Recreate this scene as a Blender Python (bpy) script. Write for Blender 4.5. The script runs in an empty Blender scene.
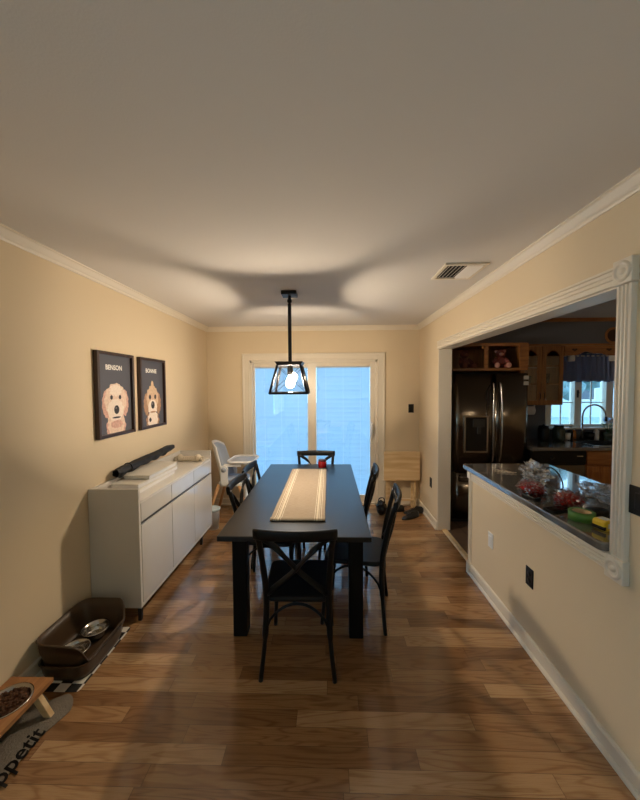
import bpy, bmesh, math, random
from mathutils import Vector, Matrix, noise
S = bpy.context.scene
COL = S.collection
PI = math.pi
random.seed(7)

def srgb(r, g, b):
    f = lambda c: (c / 255 / 12.92) if c / 255 <= .04045 else ((c / 255 + .055) / 1.055) ** 2.4
    return (f(r), f(g), f(b), 1)

# ------------------------------------------------------------------ camera, sky, light, exposure
YAW, PITCH, ROLL = math.radians(1.56), math.radians(2.292), math.radians(-.368)
cam_d = bpy.data.cameras.new('camera')
cam_d.sensor_fit = 'VERTICAL'
cam_d.sensor_height = 24.0
cam_d.lens = 24.0 * 325 / 800
cam_d.clip_start = .02
cam = bpy.data.objects.new('camera', cam_d)
COL.objects.link(cam)
fwd = Vector((-math.sin(YAW) * math.cos(PITCH), math.cos(YAW) * math.cos(PITCH), -math.sin(PITCH)))
rt = Vector((math.cos(YAW), math.sin(YAW), 0))
up = rt.cross(fwd)
r2 = math.cos(ROLL) * rt + math.sin(ROLL) * up
u2 = -math.sin(ROLL) * rt + math.cos(ROLL) * up
M3 = Matrix((r2, u2, -fwd)).transposed()
cam.matrix_world = Matrix.Translation((0, 0, 1.622)) @ M3.to_4x4()
S.camera = cam

world = bpy.data.worlds.new('sky')
S.world = world
world.use_nodes = True
wn, wl = world.node_tree.nodes, world.node_tree.links
bg = wn['Background']
tc = wn.new('ShaderNodeTexCoord')
sx = wn.new('ShaderNodeSeparateXYZ')
rmp = wn.new('ShaderNodeValToRGB')
wl.new(tc.outputs['Generated'], sx.inputs[0])
wl.new(sx.outputs['Z'], rmp.inputs[0])
rmp.color_ramp.elements[0].position = 0.0
rmp.color_ramp.elements[0].color = (.44, .76, 1.0, 1)
rmp.color_ramp.elements[1].position = .6
rmp.color_ramp.elements[1].color = (.30, .62, 1.0, 1)
wl.new(rmp.outputs[0], bg.inputs[0])
bg.inputs[1].default_value = 4.5
BULB_STRENGTH = 820
S.view_settings.view_transform = 'Standard'
S.view_settings.look = 'None'
S.view_settings.gamma = 1
S.view_settings.exposure = 0.12
S.view_settings.use_curve_mapping = False

# ------------------------------------------------------------------ materials
MATS = {}
def mat(name, col, rough=.5, metal=0, spec=.5, bump=0, bscale=60, var=0, vscale=8, trans=0, coat=0, emit=None, estr=0):
    if name in MATS: return MATS[name]
    m = bpy.data.materials.new(name); m.use_nodes = True
    n, l = m.node_tree.nodes, m.node_tree.links
    b = n['Principled BSDF']
    b.inputs['Base Color'].default_value = col
    b.inputs['Roughness'].default_value = rough
    b.inputs['Metallic'].default_value = metal
    b.inputs['Specular IOR Level'].default_value = spec
    b.inputs['Coat Weight'].default_value = coat
    if emit:
        b.inputs['Emission Color'].default_value = emit
        b.inputs['Emission Strength'].default_value = estr
    co = n.new('ShaderNodeTexCoord')
    if var:
        t = n.new('ShaderNodeTexNoise'); t.inputs['Scale'].default_value = vscale
        l.new(co.outputs['Object'], t.inputs['Vector'])
        mx = n.new('ShaderNodeMix'); mx.data_type = 'RGBA'
        mx.inputs[6].default_value = tuple(c * (1 - var) for c in col[:3]) + (1,)
        mx.inputs[7].default_value = tuple(min(1, c * (1 + var)) for c in col[:3]) + (1,)
        l.new(t.outputs[0], mx.inputs[0]); l.new(mx.outputs[2], b.inputs['Base Color'])
    if bump:
        t2 = n.new('ShaderNodeTexNoise'); t2.inputs['Scale'].default_value = bscale
        l.new(co.outputs['Object'], t2.inputs['Vector'])
        bp = n.new('ShaderNodeBump'); bp.inputs['Strength'].default_value = bump; bp.inputs['Distance'].default_value = .01
        l.new(t2.outputs[0], bp.inputs['Height']); l.new(bp.outputs[0], b.inputs['Normal'])
    MATS[name] = m
    return m

def wood(name, c1, c2, axis=0, rough=.4, scale=1.0, coat=0):
    """wood with grain stretched along one local axis"""
    if name in MATS: return MATS[name]
    m = bpy.data.materials.new(name); m.use_nodes = True
    n, l = m.node_tree.nodes, m.node_tree.links
    b = n['Principled BSDF']; b.inputs['Roughness'].default_value = rough; b.inputs['Coat Weight'].default_value = coat
    co = n.new('ShaderNodeTexCoord'); mp = n.new('ShaderNodeMapping')
    sc = [40 * scale] * 3; sc[axis] = 3 * scale
    mp.inputs['Scale'].default_value = sc
    l.new(co.outputs['Object'], mp.inputs[0])
    t = n.new('ShaderNodeTexNoise'); t.inputs['Scale'].default_value = 1; t.inputs['Detail'].default_value = 5; t.inputs['Distortion'].default_value = .6
    l.new(mp.outputs[0], t.inputs['Vector'])
    rp = n.new('ShaderNodeValToRGB')
    rp.color_ramp.elements[0].position = .35; rp.color_ramp.elements[0].color = c1
    rp.color_ramp.elements[1].position = .65; rp.color_ramp.elements[1].color = c2
    l.new(t.outputs[0], rp.inputs[0]); l.new(rp.outputs[0], b.inputs['Base Color'])
    MATS[name] = m
    return m

def glass(name, tint=(1, 1, 1, 1), gloss=.08, rough=.02):
    """thin clear pane: see-through with a surface reflection"""
    if name in MATS: return MATS[name]
    m = bpy.data.materials.new(name); m.use_nodes = True
    n, l = m.node_tree.nodes, m.node_tree.links
    n.remove(n['Principled BSDF'])
    tr = n.new('ShaderNodeBsdfTransparent'); tr.inputs[0].default_value = tint
    gl = n.new('ShaderNodeBsdfGlossy'); gl.inputs['Roughness'].default_value = rough
    fr = n.new('ShaderNodeLayerWeight'); fr.inputs[0].default_value = .25
    mt = n.new('ShaderNodeMath'); mt.operation = 'MULTIPLY_ADD'; mt.inputs[1].default_value = .6; mt.inputs[2].default_value = gloss
    mx = n.new('ShaderNodeMixShader')
    l.new(fr.outputs['Fresnel'], mt.inputs[0]); l.new(mt.outputs[0], mx.inputs[0])
    l.new(tr.outputs[0], mx.inputs[1]); l.new(gl.outputs[0], mx.inputs[2])
    l.new(mx.outputs[0], n['Material Output'].inputs[0])
    MATS[name] = m
    return m

def translucent(name, col, tcol, mixf=.5):
    m = bpy.data.materials.new(name); m.use_nodes = True
    n, l = m.node_tree.nodes, m.node_tree.links
    n.remove(n['Principled BSDF'])
    d = n.new('ShaderNodeBsdfDiffuse'); d.inputs[0].default_value = col
    t = n.new('ShaderNodeBsdfTranslucent'); t.inputs[0].default_value = tcol
    mx = n.new('ShaderNodeMixShader'); mx.inputs[0].default_value = mixf
    l.new(d.outputs[0], mx.inputs[1]); l.new(t.outputs[0], mx.inputs[2]); l.new(mx.outputs[0], n['Material Output'].inputs[0])
    MATS[name] = m
    return m

def floor_material():
    m = bpy.data.materials.new('oak_floor'); m.use_nodes = True
    n, l = m.node_tree.nodes, m.node_tree.links
    b = n['Principled BSDF']
    def math_(op, a, bv=None, c=None):
        k = n.new('ShaderNodeMath'); k.operation = op
        for i, v in enumerate((a, bv, c)):
            if v is None: continue
            if isinstance(v, (int, float)): k.inputs[i].default_value = v
            else: l.new(v, k.inputs[i])
        return k.outputs[0]
    co = n.new('ShaderNodeTexCoord'); sp = n.new('ShaderNodeSeparateXYZ'); l.new(co.outputs['Object'], sp.inputs[0])
    X, Y = sp.outputs[0], sp.outputs[1]
    W = .0825
    v = math_('DIVIDE', Y, W); row = math_('FLOOR', v); fv = math_('FRACT', v)
    wn1 = n.new('ShaderNodeTexWhiteNoise'); wn1.noise_dimensions = '1D'; l.new(row, wn1.inputs['W'])
    off = math_('MULTIPLY', wn1.outputs['Value'], 7.0)
    u = math_('DIVIDE', math_('ADD', X, off), .85)
    # uneven board lengths
    cell = math_('FLOOR', u); fu = math_('FRACT', u)
    cv = n.new('ShaderNodeCombineXYZ'); l.new(cell, cv.inputs[0]); l.new(row, cv.inputs[1])
    wn2 = n.new('ShaderNodeTexWhiteNoise'); wn2.noise_dimensions = '2D'; l.new(cv.outputs[0], wn2.inputs['Vector'])
    rnd = wn2.outputs['Value']
    # grain coordinates, shifted board by board
    gx = math_('ADD', math_('MULTIPLY', X, 1.3), math_('MULTIPLY', rnd, 31.0))
    gy = math_('ADD', math_('MULTIPLY', Y, 11.0), math_('MULTIPLY', rnd, 17.0))
    gv = n.new('ShaderNodeCombineXYZ'); l.new(gx, gv.inputs[0]); l.new(gy, gv.inputs[1])
    n1 = n.new('ShaderNodeTexNoise'); n1.inputs['Scale'].default_value = 1.0; n1.inputs['Detail'].default_value = 2; n1.inputs['Distortion'].default_value = .5
    l.new(gv.outputs[0], n1.inputs['Vector'])
    rings = math_('SINE', math_('MULTIPLY', n1.outputs[0], 62.0))
    rings = math_('POWER', math_('MULTIPLY_ADD', rings, .5, .5), 3.5)
    fx = math_('MULTIPLY', X, 9.0); fy = math_('ADD', math_('MULTIPLY', Y, 330.0), math_('MULTIPLY', rnd, 90.0))
    fv2 = n.new('ShaderNodeCombineXYZ'); l.new(fx, fv2.inputs[0]); l.new(fy, fv2.inputs[1])
    n2 = n.new('ShaderNodeTexNoise'); n2.inputs['Scale'].default_value = 1.0; n2.inputs['Detail'].default_value = 3
    l.new(fv2.outputs[0], n2.inputs['Vector'])
    rp = n.new('ShaderNodeValToRGB')
    e = rp.color_ramp.elements
    e[0].position = 0; e[0].color = srgb(130, 92, 58)
    e[1].position = 1; e[1].color = srgb(188, 150, 108)
    k = e.new(.35); k.color = srgb(152, 112, 74)
    k = e.new(.7); k.color = srgb(168, 127, 86)
    l.new(rnd, rp.inputs[0])
    mx = n.new('ShaderNodeMix'); mx.data_type = 'RGBA'; mx.blend_type = 'MULTIPLY'
    dk = math_('MULTIPLY', rings, .46); l.new(dk, mx.inputs[0])
    l.new(rp.outputs[0], mx.inputs[6]); mx.inputs[7].default_value = (.42, .27, .16, 1)
    mx2 = n.new('ShaderNodeMix'); mx2.data_type = 'RGBA'; mx2.blend_type = 'MULTIPLY'
    l.new(math_('MULTIPLY', math_('GREATER_THAN', n2.outputs[0], .56), .22), mx2.inputs[0])
    l.new(mx.outputs[2], mx2.inputs[6]); mx2.inputs[7].default_value = (.45, .3, .18, 1)
    # seams
    s1 = math_('GREATER_THAN', math_('ABSOLUTE', math_('SUBTRACT', fv, .5)), .487)
    s2 = math_('GREATER_THAN', math_('ABSOLUTE', math_('SUBTRACT', fu, .5)), .4985)
    sm = math_('MAXIMUM', s1, s2)
    mx3 = n.new('ShaderNodeMix'); mx3.data_type = 'RGBA'
    l.new(math_('MULTIPLY', sm, .6), mx3.inputs[0]); l.new(mx2.outputs[2], mx3.inputs[6]); mx3.inputs[7].default_value = (.05, .025, .012, 1)
    l.new(mx3.outputs[2], b.inputs['Base Color'])
    b.inputs['Roughness'].default_value = .3
    b.inputs['Coat Weight'].default_value = .6; b.inputs['Coat Roughness'].default_value = .06; rr = math_('MULTIPLY_ADD', n2.outputs[0], .14, .16); l.new(rr, b.inputs['Roughness'])
    bp = n.new('ShaderNodeBump'); bp.inputs['Strength'].default_value = .25; bp.inputs['Distance'].default_value = .002
    l.new(math_('SUBTRACT', math_('MULTIPLY', n2.outputs[0], .25), sm), bp.inputs['Height']); l.new(bp.outputs[0], b.inputs['Normal'])
    return m

def tile_material():
    m = bpy.data.materials.new('kitchen_tile'); m.use_nodes = True
    n, l = m.node_tree.nodes, m.node_tree.links
    b = n['Principled BSDF']; b.inputs['Roughness'].default_value = .4
    co = n.new('ShaderNodeTexCoord'); br = n.new('ShaderNodeTexBrick')
    br.offset = 0; br.inputs['Scale'].default_value = 1
    br.inputs['Brick Width'].default_value = .3; br.inputs['Row Height'].default_value = .3; br.inputs['Mortar Size'].default_value = .004
    br.inputs['Color1'].default_value = srgb(96, 76, 60); br.inputs['Color2'].default_value = srgb(110, 88, 70); br.inputs['Mortar'].default_value = srgb(60, 50, 42)
    l.new(co.outputs['Object'], br.inputs['Vector']); l.new(br.outputs[0], b.inputs['Base Color'])
    return m

def runner_material():
    m = bpy.data.materials.new('runner_linen'); m.use_nodes = True
    n, l = m.node_tree.nodes, m.node_tree.links
    b = n['Principled BSDF']; b.inputs['Roughness'].default_value = .95; b.inputs['Specular IOR Level'].default_value = .1
    co = n.new('ShaderNodeTexCoord'); sp = n.new('ShaderNodeSeparateXYZ'); l.new(co.outputs['Object'], sp.inputs[0])
    ab = n.new('ShaderNodeMath'); ab.operation = 'ABSOLUTE'; l.new(sp.outputs[0], ab.inputs[0])
    ml = n.new('ShaderNodeMath'); ml.operation = 'MULTIPLY'; ml.inputs[1].default_value = 1 / .18; l.new(ab.outputs[0], ml.inputs[0])
    rp = n.new('ShaderNodeValToRGB'); rp.color_ramp.interpolation = 'CONSTANT'
    tan, cream, dark = srgb(176, 160, 140), srgb(220, 209, 188), srgb(148, 131, 111)
    e = rp.color_ramp.elements
    e[0].position = 0; e[0].color = tan; e[1].position = .60; e[1].color = cream
    for p, c in ((.63, dark), (.66, cream), (.74, tan), (.77, cream), (.80, dark), (.83, cream), (.86, tan)):
        k = e.new(p); k.color = c
    l.new(ml.outputs[0], rp.inputs[0])
    mp = n.new('ShaderNodeMapping'); mp.inputs['Scale'].default_value = (30, 400, 10); l.new(co.outputs['Object'], mp.inputs[0])
    t = n.new('ShaderNodeTexNoise'); t.inputs['Scale'].default_value = 1; l.new(mp.outputs[0], t.inputs['Vector'])
    mx = n.new('ShaderNodeMix'); mx.data_type = 'RGBA'; mx.blend_type = 'MULTIPLY'; mx.inputs[0].default_value = .5
    cr = n.new('ShaderNodeValToRGB'); cr.color_ramp.elements[0].position = .3; cr.color_ramp.elements[0].color = (.55, .5, .45, 1); cr.color_ramp.elements[1].position = .6
    l.new(t.outputs[0], cr.inputs[0]); l.new(rp.outputs[0], mx.inputs[6]); l.new(cr.outputs[0], mx.inputs[7])
    l.new(mx.outputs[2], b.inputs['Base Color'])
    bp = n.new('ShaderNodeBump'); bp.inputs['Strength'].default_value = .4; bp.inputs['Distance'].default_value = .003
    l.new(t.outputs[0], bp.inputs['Height']); l.new(bp.outputs[0], b.inputs['Normal'])
    return m

def check_material():
    m = bpy.data.materials.new('check_cloth'); m.use_nodes = True
    n, l = m.node_tree.nodes, m.node_tree.links
    b = n['Principled BSDF']; b.inputs['Roughness'].default_value = .9
    co = n.new('ShaderNodeTexCoord'); ck = n.new('ShaderNodeTexChecker'); ck.inputs['Scale'].default_value = 16
    ck.inputs['Color1'].default_value = srgb(24, 22, 22); ck.inputs['Color2'].default_value = srgb(220, 214, 202)
    l.new(co.outputs['Object'], ck.inputs['Vector']); l.new(ck.outputs[0], b.inputs['Base Color'])
    return m

paint = mat('cream_wall_paint', srgb(226, 207, 175), .75, bump=.05, bscale=180, spec=.25)
white = mat('white_trim_paint', srgb(232, 221, 202), .35, bump=.02)
ceilm = mat('ceiling_paint', srgb(218, 213, 207), .85, bump=.05, bscale=150, spec=.2)
kpaint = mat('kitchen_slate_paint', srgb(98, 98, 102), .7, bump=.05)
floorm = floor_material(); tilem = tile_material()
black = mat('black_satin', srgb(11, 10, 10), .4, var=.2, spec=.3)
tablem = wood('black_wood', srgb(12, 11, 10), srgb(18, 16, 15), 0, .33, .6)
legm = mat('black_leg_paint', srgb(9, 8, 8), .5, spec=.2, bump=.03)
blackmetal = mat('black_metal', srgb(24, 22, 21), .4, .3, bump=.02)
blackplastic = mat('black_plastic', srgb(13, 13, 14), .4, var=.1, spec=.3)
whiteplastic = mat('white_plastic', srgb(232, 230, 226), .35, var=.03)
greyfab = mat('grey_fabric', srgb(172, 180, 192), .9, bump=.3, bscale=200)
steel = mat('brushed_steel', srgb(190, 186, 180), .18, 1, var=.05)
darksteel = mat('dark_stainless', srgb(132, 124, 114), .22, 1, var=.06, vscale=3)
sbody = mat('sideboard_lacquer', srgb(214, 208, 199), .35, var=.02)
sfront = mat('sideboard_gloss', srgb(214, 209, 201), .12, coat=.4, var=.02)
oak = wood('honey_oak', srgb(134, 82, 40), srgb(168, 110, 58), 2, .4)
oakx = wood('honey_oak_rail', srgb(134, 82, 40), srgb(168, 110, 58), 0, .4)
pine = wood('pale_pine', srgb(214, 178, 128), srgb(236, 208, 162), 0, .5, .5)
framewood = wood('walnut_frame', srgb(46, 28, 20), srgb(66, 42, 28), 2, .4)
beech = wood('beech_leg', srgb(190, 140, 90), srgb(206, 160, 110), 2, .5)
glassm = glass('clear_glass')
ctop = mat('grey_laminate', srgb(96, 92, 87), .13, var=.25, vscale=120, coat=1, spec=1)
brownplastic = mat('bronze_plastic', srgb(72, 54, 36), .4, var=.15)
kibble = mat('kibble', srgb(92, 58, 36), .9, bump=1, bscale=90, var=.5, vscale=90)
matgrey = mat('grey_rubber_mat', srgb(126, 116, 102), .9, bump=.6, bscale=140, var=.2, vscale=30)

# ------------------------------------------------------------------ mesh helpers
class MB:
    def __init__(s):
        s.bm = bmesh.new(); s.mats = []
    def mi(s, m):
        if m is None: return 0
        if m not in s.mats: s.mats.append(m)
        return s.mats.index(m)
    def face(s, vs, mi=0, smooth=False):
        try:
            f = s.bm.faces.new(vs); f.material_index = mi; f.smooth = smooth
            return f
        except ValueError:
            return None
    def box(s, x0, x1, y0, y1, z0, z1, m=None, xf=None):
        pts = [(x, y, z) for z in (z0, z1) for y in (y0, y1) for x in (x0, x1)]
        if xf: pts = [xf @ Vector(p) for p in pts]
        v = [s.bm.verts.new(p) for p in pts]; k = s.mi(m)
        for q in ((0, 2, 3, 1), (4, 5, 7, 6), (0, 1, 5, 4), (2, 6, 7, 3), (0, 4, 6, 2), (1, 3, 7, 5)):
            s.face([v[i] for i in q], k)
        return s
    def tube(s, pts, r, seg=10, m=None, flat=None, closed=False, upv=None):
        """sweep a round (or flat a x b) section along points; r a number or a list"""
        pts = [Vector(p) for p in pts]; n = len(pts); k = s.mi(m); rings = []
        prev = None
        for i, p in enumerate(pts):
            if closed: t = pts[(i + 1) % n] - pts[i - 1]
            else: t = pts[min(i + 1, n - 1)] - pts[max(i - 1, 0)]
            t.normalize()
            if upv is not None: a = Vector(upv)
            elif prev is not None: a = prev
            else: a = Vector((0, 0, 1)) if abs(t.z) < .9 else Vector((0, 1, 0))
            a = (a - t * a.dot(t)).normalized(); prev = a
            b = t.cross(a)
            ri = r[i] if isinstance(r, (list, tuple)) else r
            ra, rb = (ri, ri) if flat is None else (flat[0], flat[1])
            ring = []
            for j in range(seg):
                th = 2 * PI * j / seg
                c, sn = math.cos(th), math.sin(th)
                if flat is not None:   # superellipse for flat bands
                    c = math.copysign(abs(c) ** .5, c); sn = math.copysign(abs(sn) ** .5, sn)
                ring.append(s.bm.verts.new(p + a * ra * c + b * rb * sn))
            rings.append(ring)
        cnt = n if closed else n - 1
        for i in range(cnt):
            A, B_ = rings[i], rings[(i + 1) % n]
            for j in range(seg):
                s.face([A[j], A[(j + 1) % seg], B_[(j + 1) % seg], B_[j]], k, True)
        if not closed:
            s.face(rings[0][::-1], k); s.face(rings[-1], k)
        return s
    def lathe(s, prof, c=(0, 0, 0), seg=28, m=None, sx=1, sy=1, axis='z', smooth=True):
        k = s.mi(m); rings = []
        for r, z in prof:
            if r < 1e-6:
                rings.append([s.bm.verts.new(s._ax((0, 0, z), axis, c))])
            else:
                rings.append([s.bm.verts.new(s._ax((r * sx * math.cos(2 * PI * j / seg), r * sy * math.sin(2 * PI * j / seg), z), axis, c)) for j in range(seg)])
        for A, B_ in zip(rings, rings[1:]):
            for j in range(seg):
                a0, a1 = A[j % len(A)], A[(j + 1) % len(A)]
                b0, b1 = B_[j % len(B_)], B_[(j + 1) % len(B_)]
                vs = []
                for w in (a0, a1, b1, b0):
                    if w not in vs: vs.append(w)
                if len(vs) > 2: s.face(vs, k, smooth)
        if len(rings[0]) > 1: s.face(rings[0][::-1], k)
        if len(rings[-1]) > 1: s.face(rings[-1], k)
        return s
    @staticmethod
    def _ax(p, axis, c):
        x, y, z = p
        if axis == 'x': q = (z, x, y)
        elif axis == 'y': q = (x, z, -y)
        else: q = (x, y, z)
        return (q[0] + c[0], q[1] + c[1], q[2] + c[2])
    def prism(s, poly, f0, f1, m=None, smooth=False):
        """poly: 2D points; f0, f1: maps (u,v) -> 3D for the two caps"""
        k = s.mi(m)
        A = [s.bm.verts.new(f0(u, v)) for u, v in poly]; B_ = [s.bm.verts.new(f1(u, v)) for u, v in poly]
        n = len(poly)
        s.face(A[::-1], k); s.face(B_, k)
        for i in range(n):
            s.face([A[i], A[(i + 1) % n], B_[(i + 1) % n], B_[i]], k, smooth)
        return s
    def slab(s, poly, z0, z1, m=None):
        return s.prism(poly, lambda u, v: (u, v, z0), lambda u, v: (u, v, z1), m)
    def blob(s, c, r, m=None, sub=3, amp=0, freq=6, seed=0):
        k = s.mi(m)
        t = bmesh.new(); bmesh.ops.create_icosphere(t, subdivisions=sub, radius=1)
        mp = {}
        for v in t.verts:
            d = 1 + amp * noise.noise(v.co * freq + Vector((seed, seed * 1.7, 3)))
            mp[v] = s.bm.verts.new((c[0] + v.co.x * r[0] * d, c[1] + v.co.y * r[1] * d, c[2] + v.co.z * r[2] * d))
        for f in t.faces: s.face([mp[v] for v in f.verts], k, True)
        t.free()
        return s
    def grid(s, nu, nv, fn, m=None, smooth=True):
        k = s.mi(m)
        V = [[s.bm.verts.new(fn(i / nu, j / nv)) for j in range(nv + 1)] for i in range(nu + 1)]
        for i in range(nu):
            for j in range(nv):
                s.face([V[i][j], V[i + 1][j], V[i + 1][j + 1], V[i][j + 1]], k, smooth)
        return s
    def build(s, name, m=None, parent=None, bev=0, loc=None, rz=0, solid=0, seg=2, rot=None, weld=False):
        if weld: bmesh.ops.remove_doubles(s.bm, verts=s.bm.verts, dist=1e-5)
        bmesh.ops.recalc_face_normals(s.bm, faces=s.bm.faces)
        me = bpy.data.meshes.new(name); s.bm.to_mesh(me); s.bm.free()
        for k in (s.mats or [m]): me.materials.append(k)
        o = bpy.data.objects.new(name, me); COL.objects.link(o)
        if parent: o.parent = parent
        if loc: o.location = loc
        if rot: o.rotation_euler = rot
        elif rz: o.rotation_euler = (0, 0, rz)
        if solid:
            md = o.modifiers.new('solid', 'SOLIDIFY'); md.thickness = solid; md.offset = 0
        if bev:
            md = o.modifiers.new('bevel', 'BEVEL'); md.width = bev; md.segments = seg; md.limit_method = 'ANGLE'; md.angle_limit = math.radians(40)
            md.harden_normals = False
        return o

def tag(o, label, cat, group=None, kind=None):
    o['label'] = label; o['category'] = cat
    if group: o['group'] = group
    if kind: o['kind'] = kind
    return o
def thing(name, label, cat, loc=(0, 0, 0), rz=0, group=None, rot=None):
    o = bpy.data.objects.new(name, None); o.empty_display_size = .1; COL.objects.link(o)
    o.location = loc; o.rotation_euler = rot or (0, 0, rz)
    return tag(o, label, cat, group)
def struct(o):
    o['kind'] = 'structure'; return o
def sempty(name, loc=(0, 0, 0)):
    o = bpy.data.objects.new(name, None); COL.objects.link(o); o.location = loc
    return struct(o)
def dup(o, parent=None):
    c = o.copy(); COL.objects.link(c)
    if parent: c.parent = parent
    for ch in list(o.children): dup(ch, c)
    return c
def rrect(x0, x1, y0, y1, r, n=5):
    out = []
    for cx, cy, a0 in ((x1 - r, y1 - r, 0), (x0 + r, y1 - r, 90), (x0 + r, y0 + r, 180), (x1 - r, y0 + r, 270)):
        for i in range(n + 1):
            a = math.radians(a0 + 90 * i / n); out.append((cx + r * math.cos(a), cy + r * math.sin(a)))
    return out
def spline(pts, n=8):
    """Catmull-Rom through points"""
    P = [Vector(p) for p in pts]; P = [P[0] * 2 - P[1]] + P + [P[-1] * 2 - P[-2]]
    out = []
    for i in range(1, len(P) - 2):
        for k in range(n):
            t = k / n
            a, b, c, d = P[i - 1], P[i], P[i + 1], P[i + 2]
            out.append(.5 * ((2 * b) + (c - a) * t + (2 * a - 5 * b + 4 * c - d) * t * t + (3 * b - a - 3 * c + d) * t ** 3))
    out.append(P[-2]); return out
def text_into(mb, body, size, f, depth, m, shear=0, bold=0):
    cu = bpy.data.curves.new('t', 'FONT'); cu.body = body; cu.size = size; cu.align_x = 'CENTER'; cu.extrude = 0; cu.shear = shear; cu.offset = bold; cu.resolution_u = 3
    o = bpy.data.objects.new('t', cu); COL.objects.link(o)
    bpy.context.view_layer.update()
    me = o.evaluated_get(bpy.context.evaluated_depsgraph_get()).to_mesh()
    k = mb.mi(m); lo = [mb.bm.verts.new(f(v.co.x, v.co.y, depth)) for v in me.vertices]
    for p in me.polygons: mb.face([lo[i] for i in p.vertices], k)
    bpy.data.objects.remove(o); bpy.data.curves.remove(cu)

# ------------------------------------------------------------------ setting
XL, XR, YB, ZC = -1.661, 1.221, 4.417, 2.44
T = .135                      # partition thickness
XK = XR + T                   # kitchen face of the partition
YR = -3.2                     # wall behind the camera
KR = 4.3                      # far kitchen side wall
OY0, OY1, OZ = 1.40, 3.65, 2.03   # opening to the kitchen
HY = 2.82                     # end of the half wall
struct(MB().box(XL - .15, XR + .05, YR, YB + .13, -.1, 0).build('floor', floorm))
struct(MB().box(XR + .05, KR, -1.2, YB + .13, -.1, -.003).build('floor_kitchen', tilem))
struct(MB().box(XL - .15, KR + .15, YR - .15, YB + .13, ZC, ZC + .1).build('ceiling', ceilm))
w = MB()   # two unseen window openings added behind the camera for extra daylight
w.box(XL - .15, XL, YR, -2.9, 0, ZC).box(XL - .15, XL, -2.9, -.7, 0, .75).box(XL - .15, XL, -2.9, -.7, 1.9, ZC).box(XL - .15, XL, -1.9, -1.7, .75, 1.9).box(XL - .15, XL, -.7, YB + .13, 0, ZC)
struct(w.build('wall_left', paint))
w = MB()
w.box(XR, XK, OY1, YB, 0, ZC).box(XR, XK, OY0, OY1, OZ + .02, ZC).box(XR, XK, OY0, HY, 0, .90).box(XR, XK, YR, OY0, 0, ZC)
struct(w.build('wall_right', paint))
DX0, DX1, DZ = -1.075, .655, 1.985    # sliding door hole
w = MB()
w.box(XL - .15, DX0, YB, YB + .13, 0, ZC).box(DX1, XK, YB, YB + .13, 0, ZC).box(DX0, DX1, YB, YB + .13, DZ, ZC)
struct(w.build('wall_back', paint))
WX0, WX1, WZ0, WZ1 = 2.95, 4.08, 1.07, 1.98
w = MB()
w.box(XK, WX0, YB, YB + .13, 0, ZC).box(WX1, KR, YB, YB + .13, 0, ZC).box(WX0, WX1, YB, YB + .13, 0, WZ0).box(WX0, WX1, YB, YB + .13, WZ1, ZC)
struct(w.build('wall_kitchen', kpaint))
struct(MB().box(KR, KR + .15, -1.2, YB + .13, -.1, ZC).build('wall_kitchen_side', paint))
struct(MB().box(XK, KR + .15, -1.35, -1.2, -.1, ZC).build('wall_kitchen_rear', paint))
struct(MB().box(XL - .15, XR + T, YR - .15, YR, 0, ZC).build('wall_rear', paint))
# crown moulding
def crown(prof_map, s0, s1, name):
    prof = [(u * .62, v * .66) for u, v in ((0, 0), (.075, 0), (.075, -.012), (.06, -.018), (.05, -.03), (.03, -.055), (.018, -.066), (.018, -.078), (.012, -.09), (0, -.09))]
    return struct(MB().prism(prof, lambda u, v: prof_map(u, v, s0), lambda u, v: prof_map(u, v, s1)).build(name, white))
crown(lambda u, v, s: (XL + u, s, ZC + v), YR, YB, 'trim_1')
crown(lambda u, v, s: (XR - u, s, ZC + v), YR, YB, 'trim_2')
crown(lambda u, v, s: (s, YB - u, ZC + v), XL, XR, 'trim_3')
# baseboards
def base(prof_map, s0, s1, name):
    prof = [(0, 0), (.026, 0), (.026, .012), (.02, .02), (.014, .022), (.014, .078), (.009, .09), (0, .092)]
    return struct(MB().prism(prof, lambda u, v: prof_map(u, v, s0), lambda u, v: prof_map(u, v, s1)).build(name, white))
base(lambda u, v, s: (XL + u, s, v), YR, YB, 'baseboard_left')
base(lambda u, v, s: (XR - u, s, v), YR, HY, 'baseboard_right')
base(lambda u, v, s: (XR - u, s, v), OY1, YB, 'baseboard_stub')
base(lambda u, v, s: (s, YB - u, v), XL + .026, DX0 - .1, 'baseboard_back')
base(lambda u, v, s: (s, YB - u, v), DX1 + .1, XR - .026, 'baseboard_back_corner')
# kitchen opening: liner boards, fluted casing, rosettes
w = MB()
w.box(XR - .004, XK + .004, OY0, OY1, OZ, OZ + .02).box(XR - .004, XK + .004, OY1 - .012, OY1 + .004, 0, OZ + .02)
w.box(XR - .004, XK + .004, OY0 - .012, OY0 + .006, .94, OZ)
struct(w.build('trim_4', white, bev=.002))
flute = [(0, 0), (.006, .018), (.02, .02), (.023, .012), (.03, .012), (.033, .02), (.04, .02), (.043, .012), (.05, .012), (.053, .02), (.06, .02), (.063, .012), (.07, .012), (.073, .02), (.084, .018), (.09, 0)]
struct(MB().prism(flute, lambda u, v: (XR - v, OY0 + .01, OZ + u + .004), lambda u, v: (XR - v, OY1 + .012, OZ + u + .004)).build('trim_5', white))
struct(MB().prism([(u * .85, v) for u, v in flute], lambda u, v: (XR - v, OY0 + .01 - u, .90), lambda u, v: (XR - v, OY0 + .01 - u, OZ)).build('trim_6', white))
flute2 = [(u * .85, v) for u, v in flute]
struct(MB().prism(flute2, lambda u, v: (XR - v, OY0, .815 + u), lambda u, v: (XR - v, HY - .045, .815 + u)).build('trim_7', white))
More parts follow.
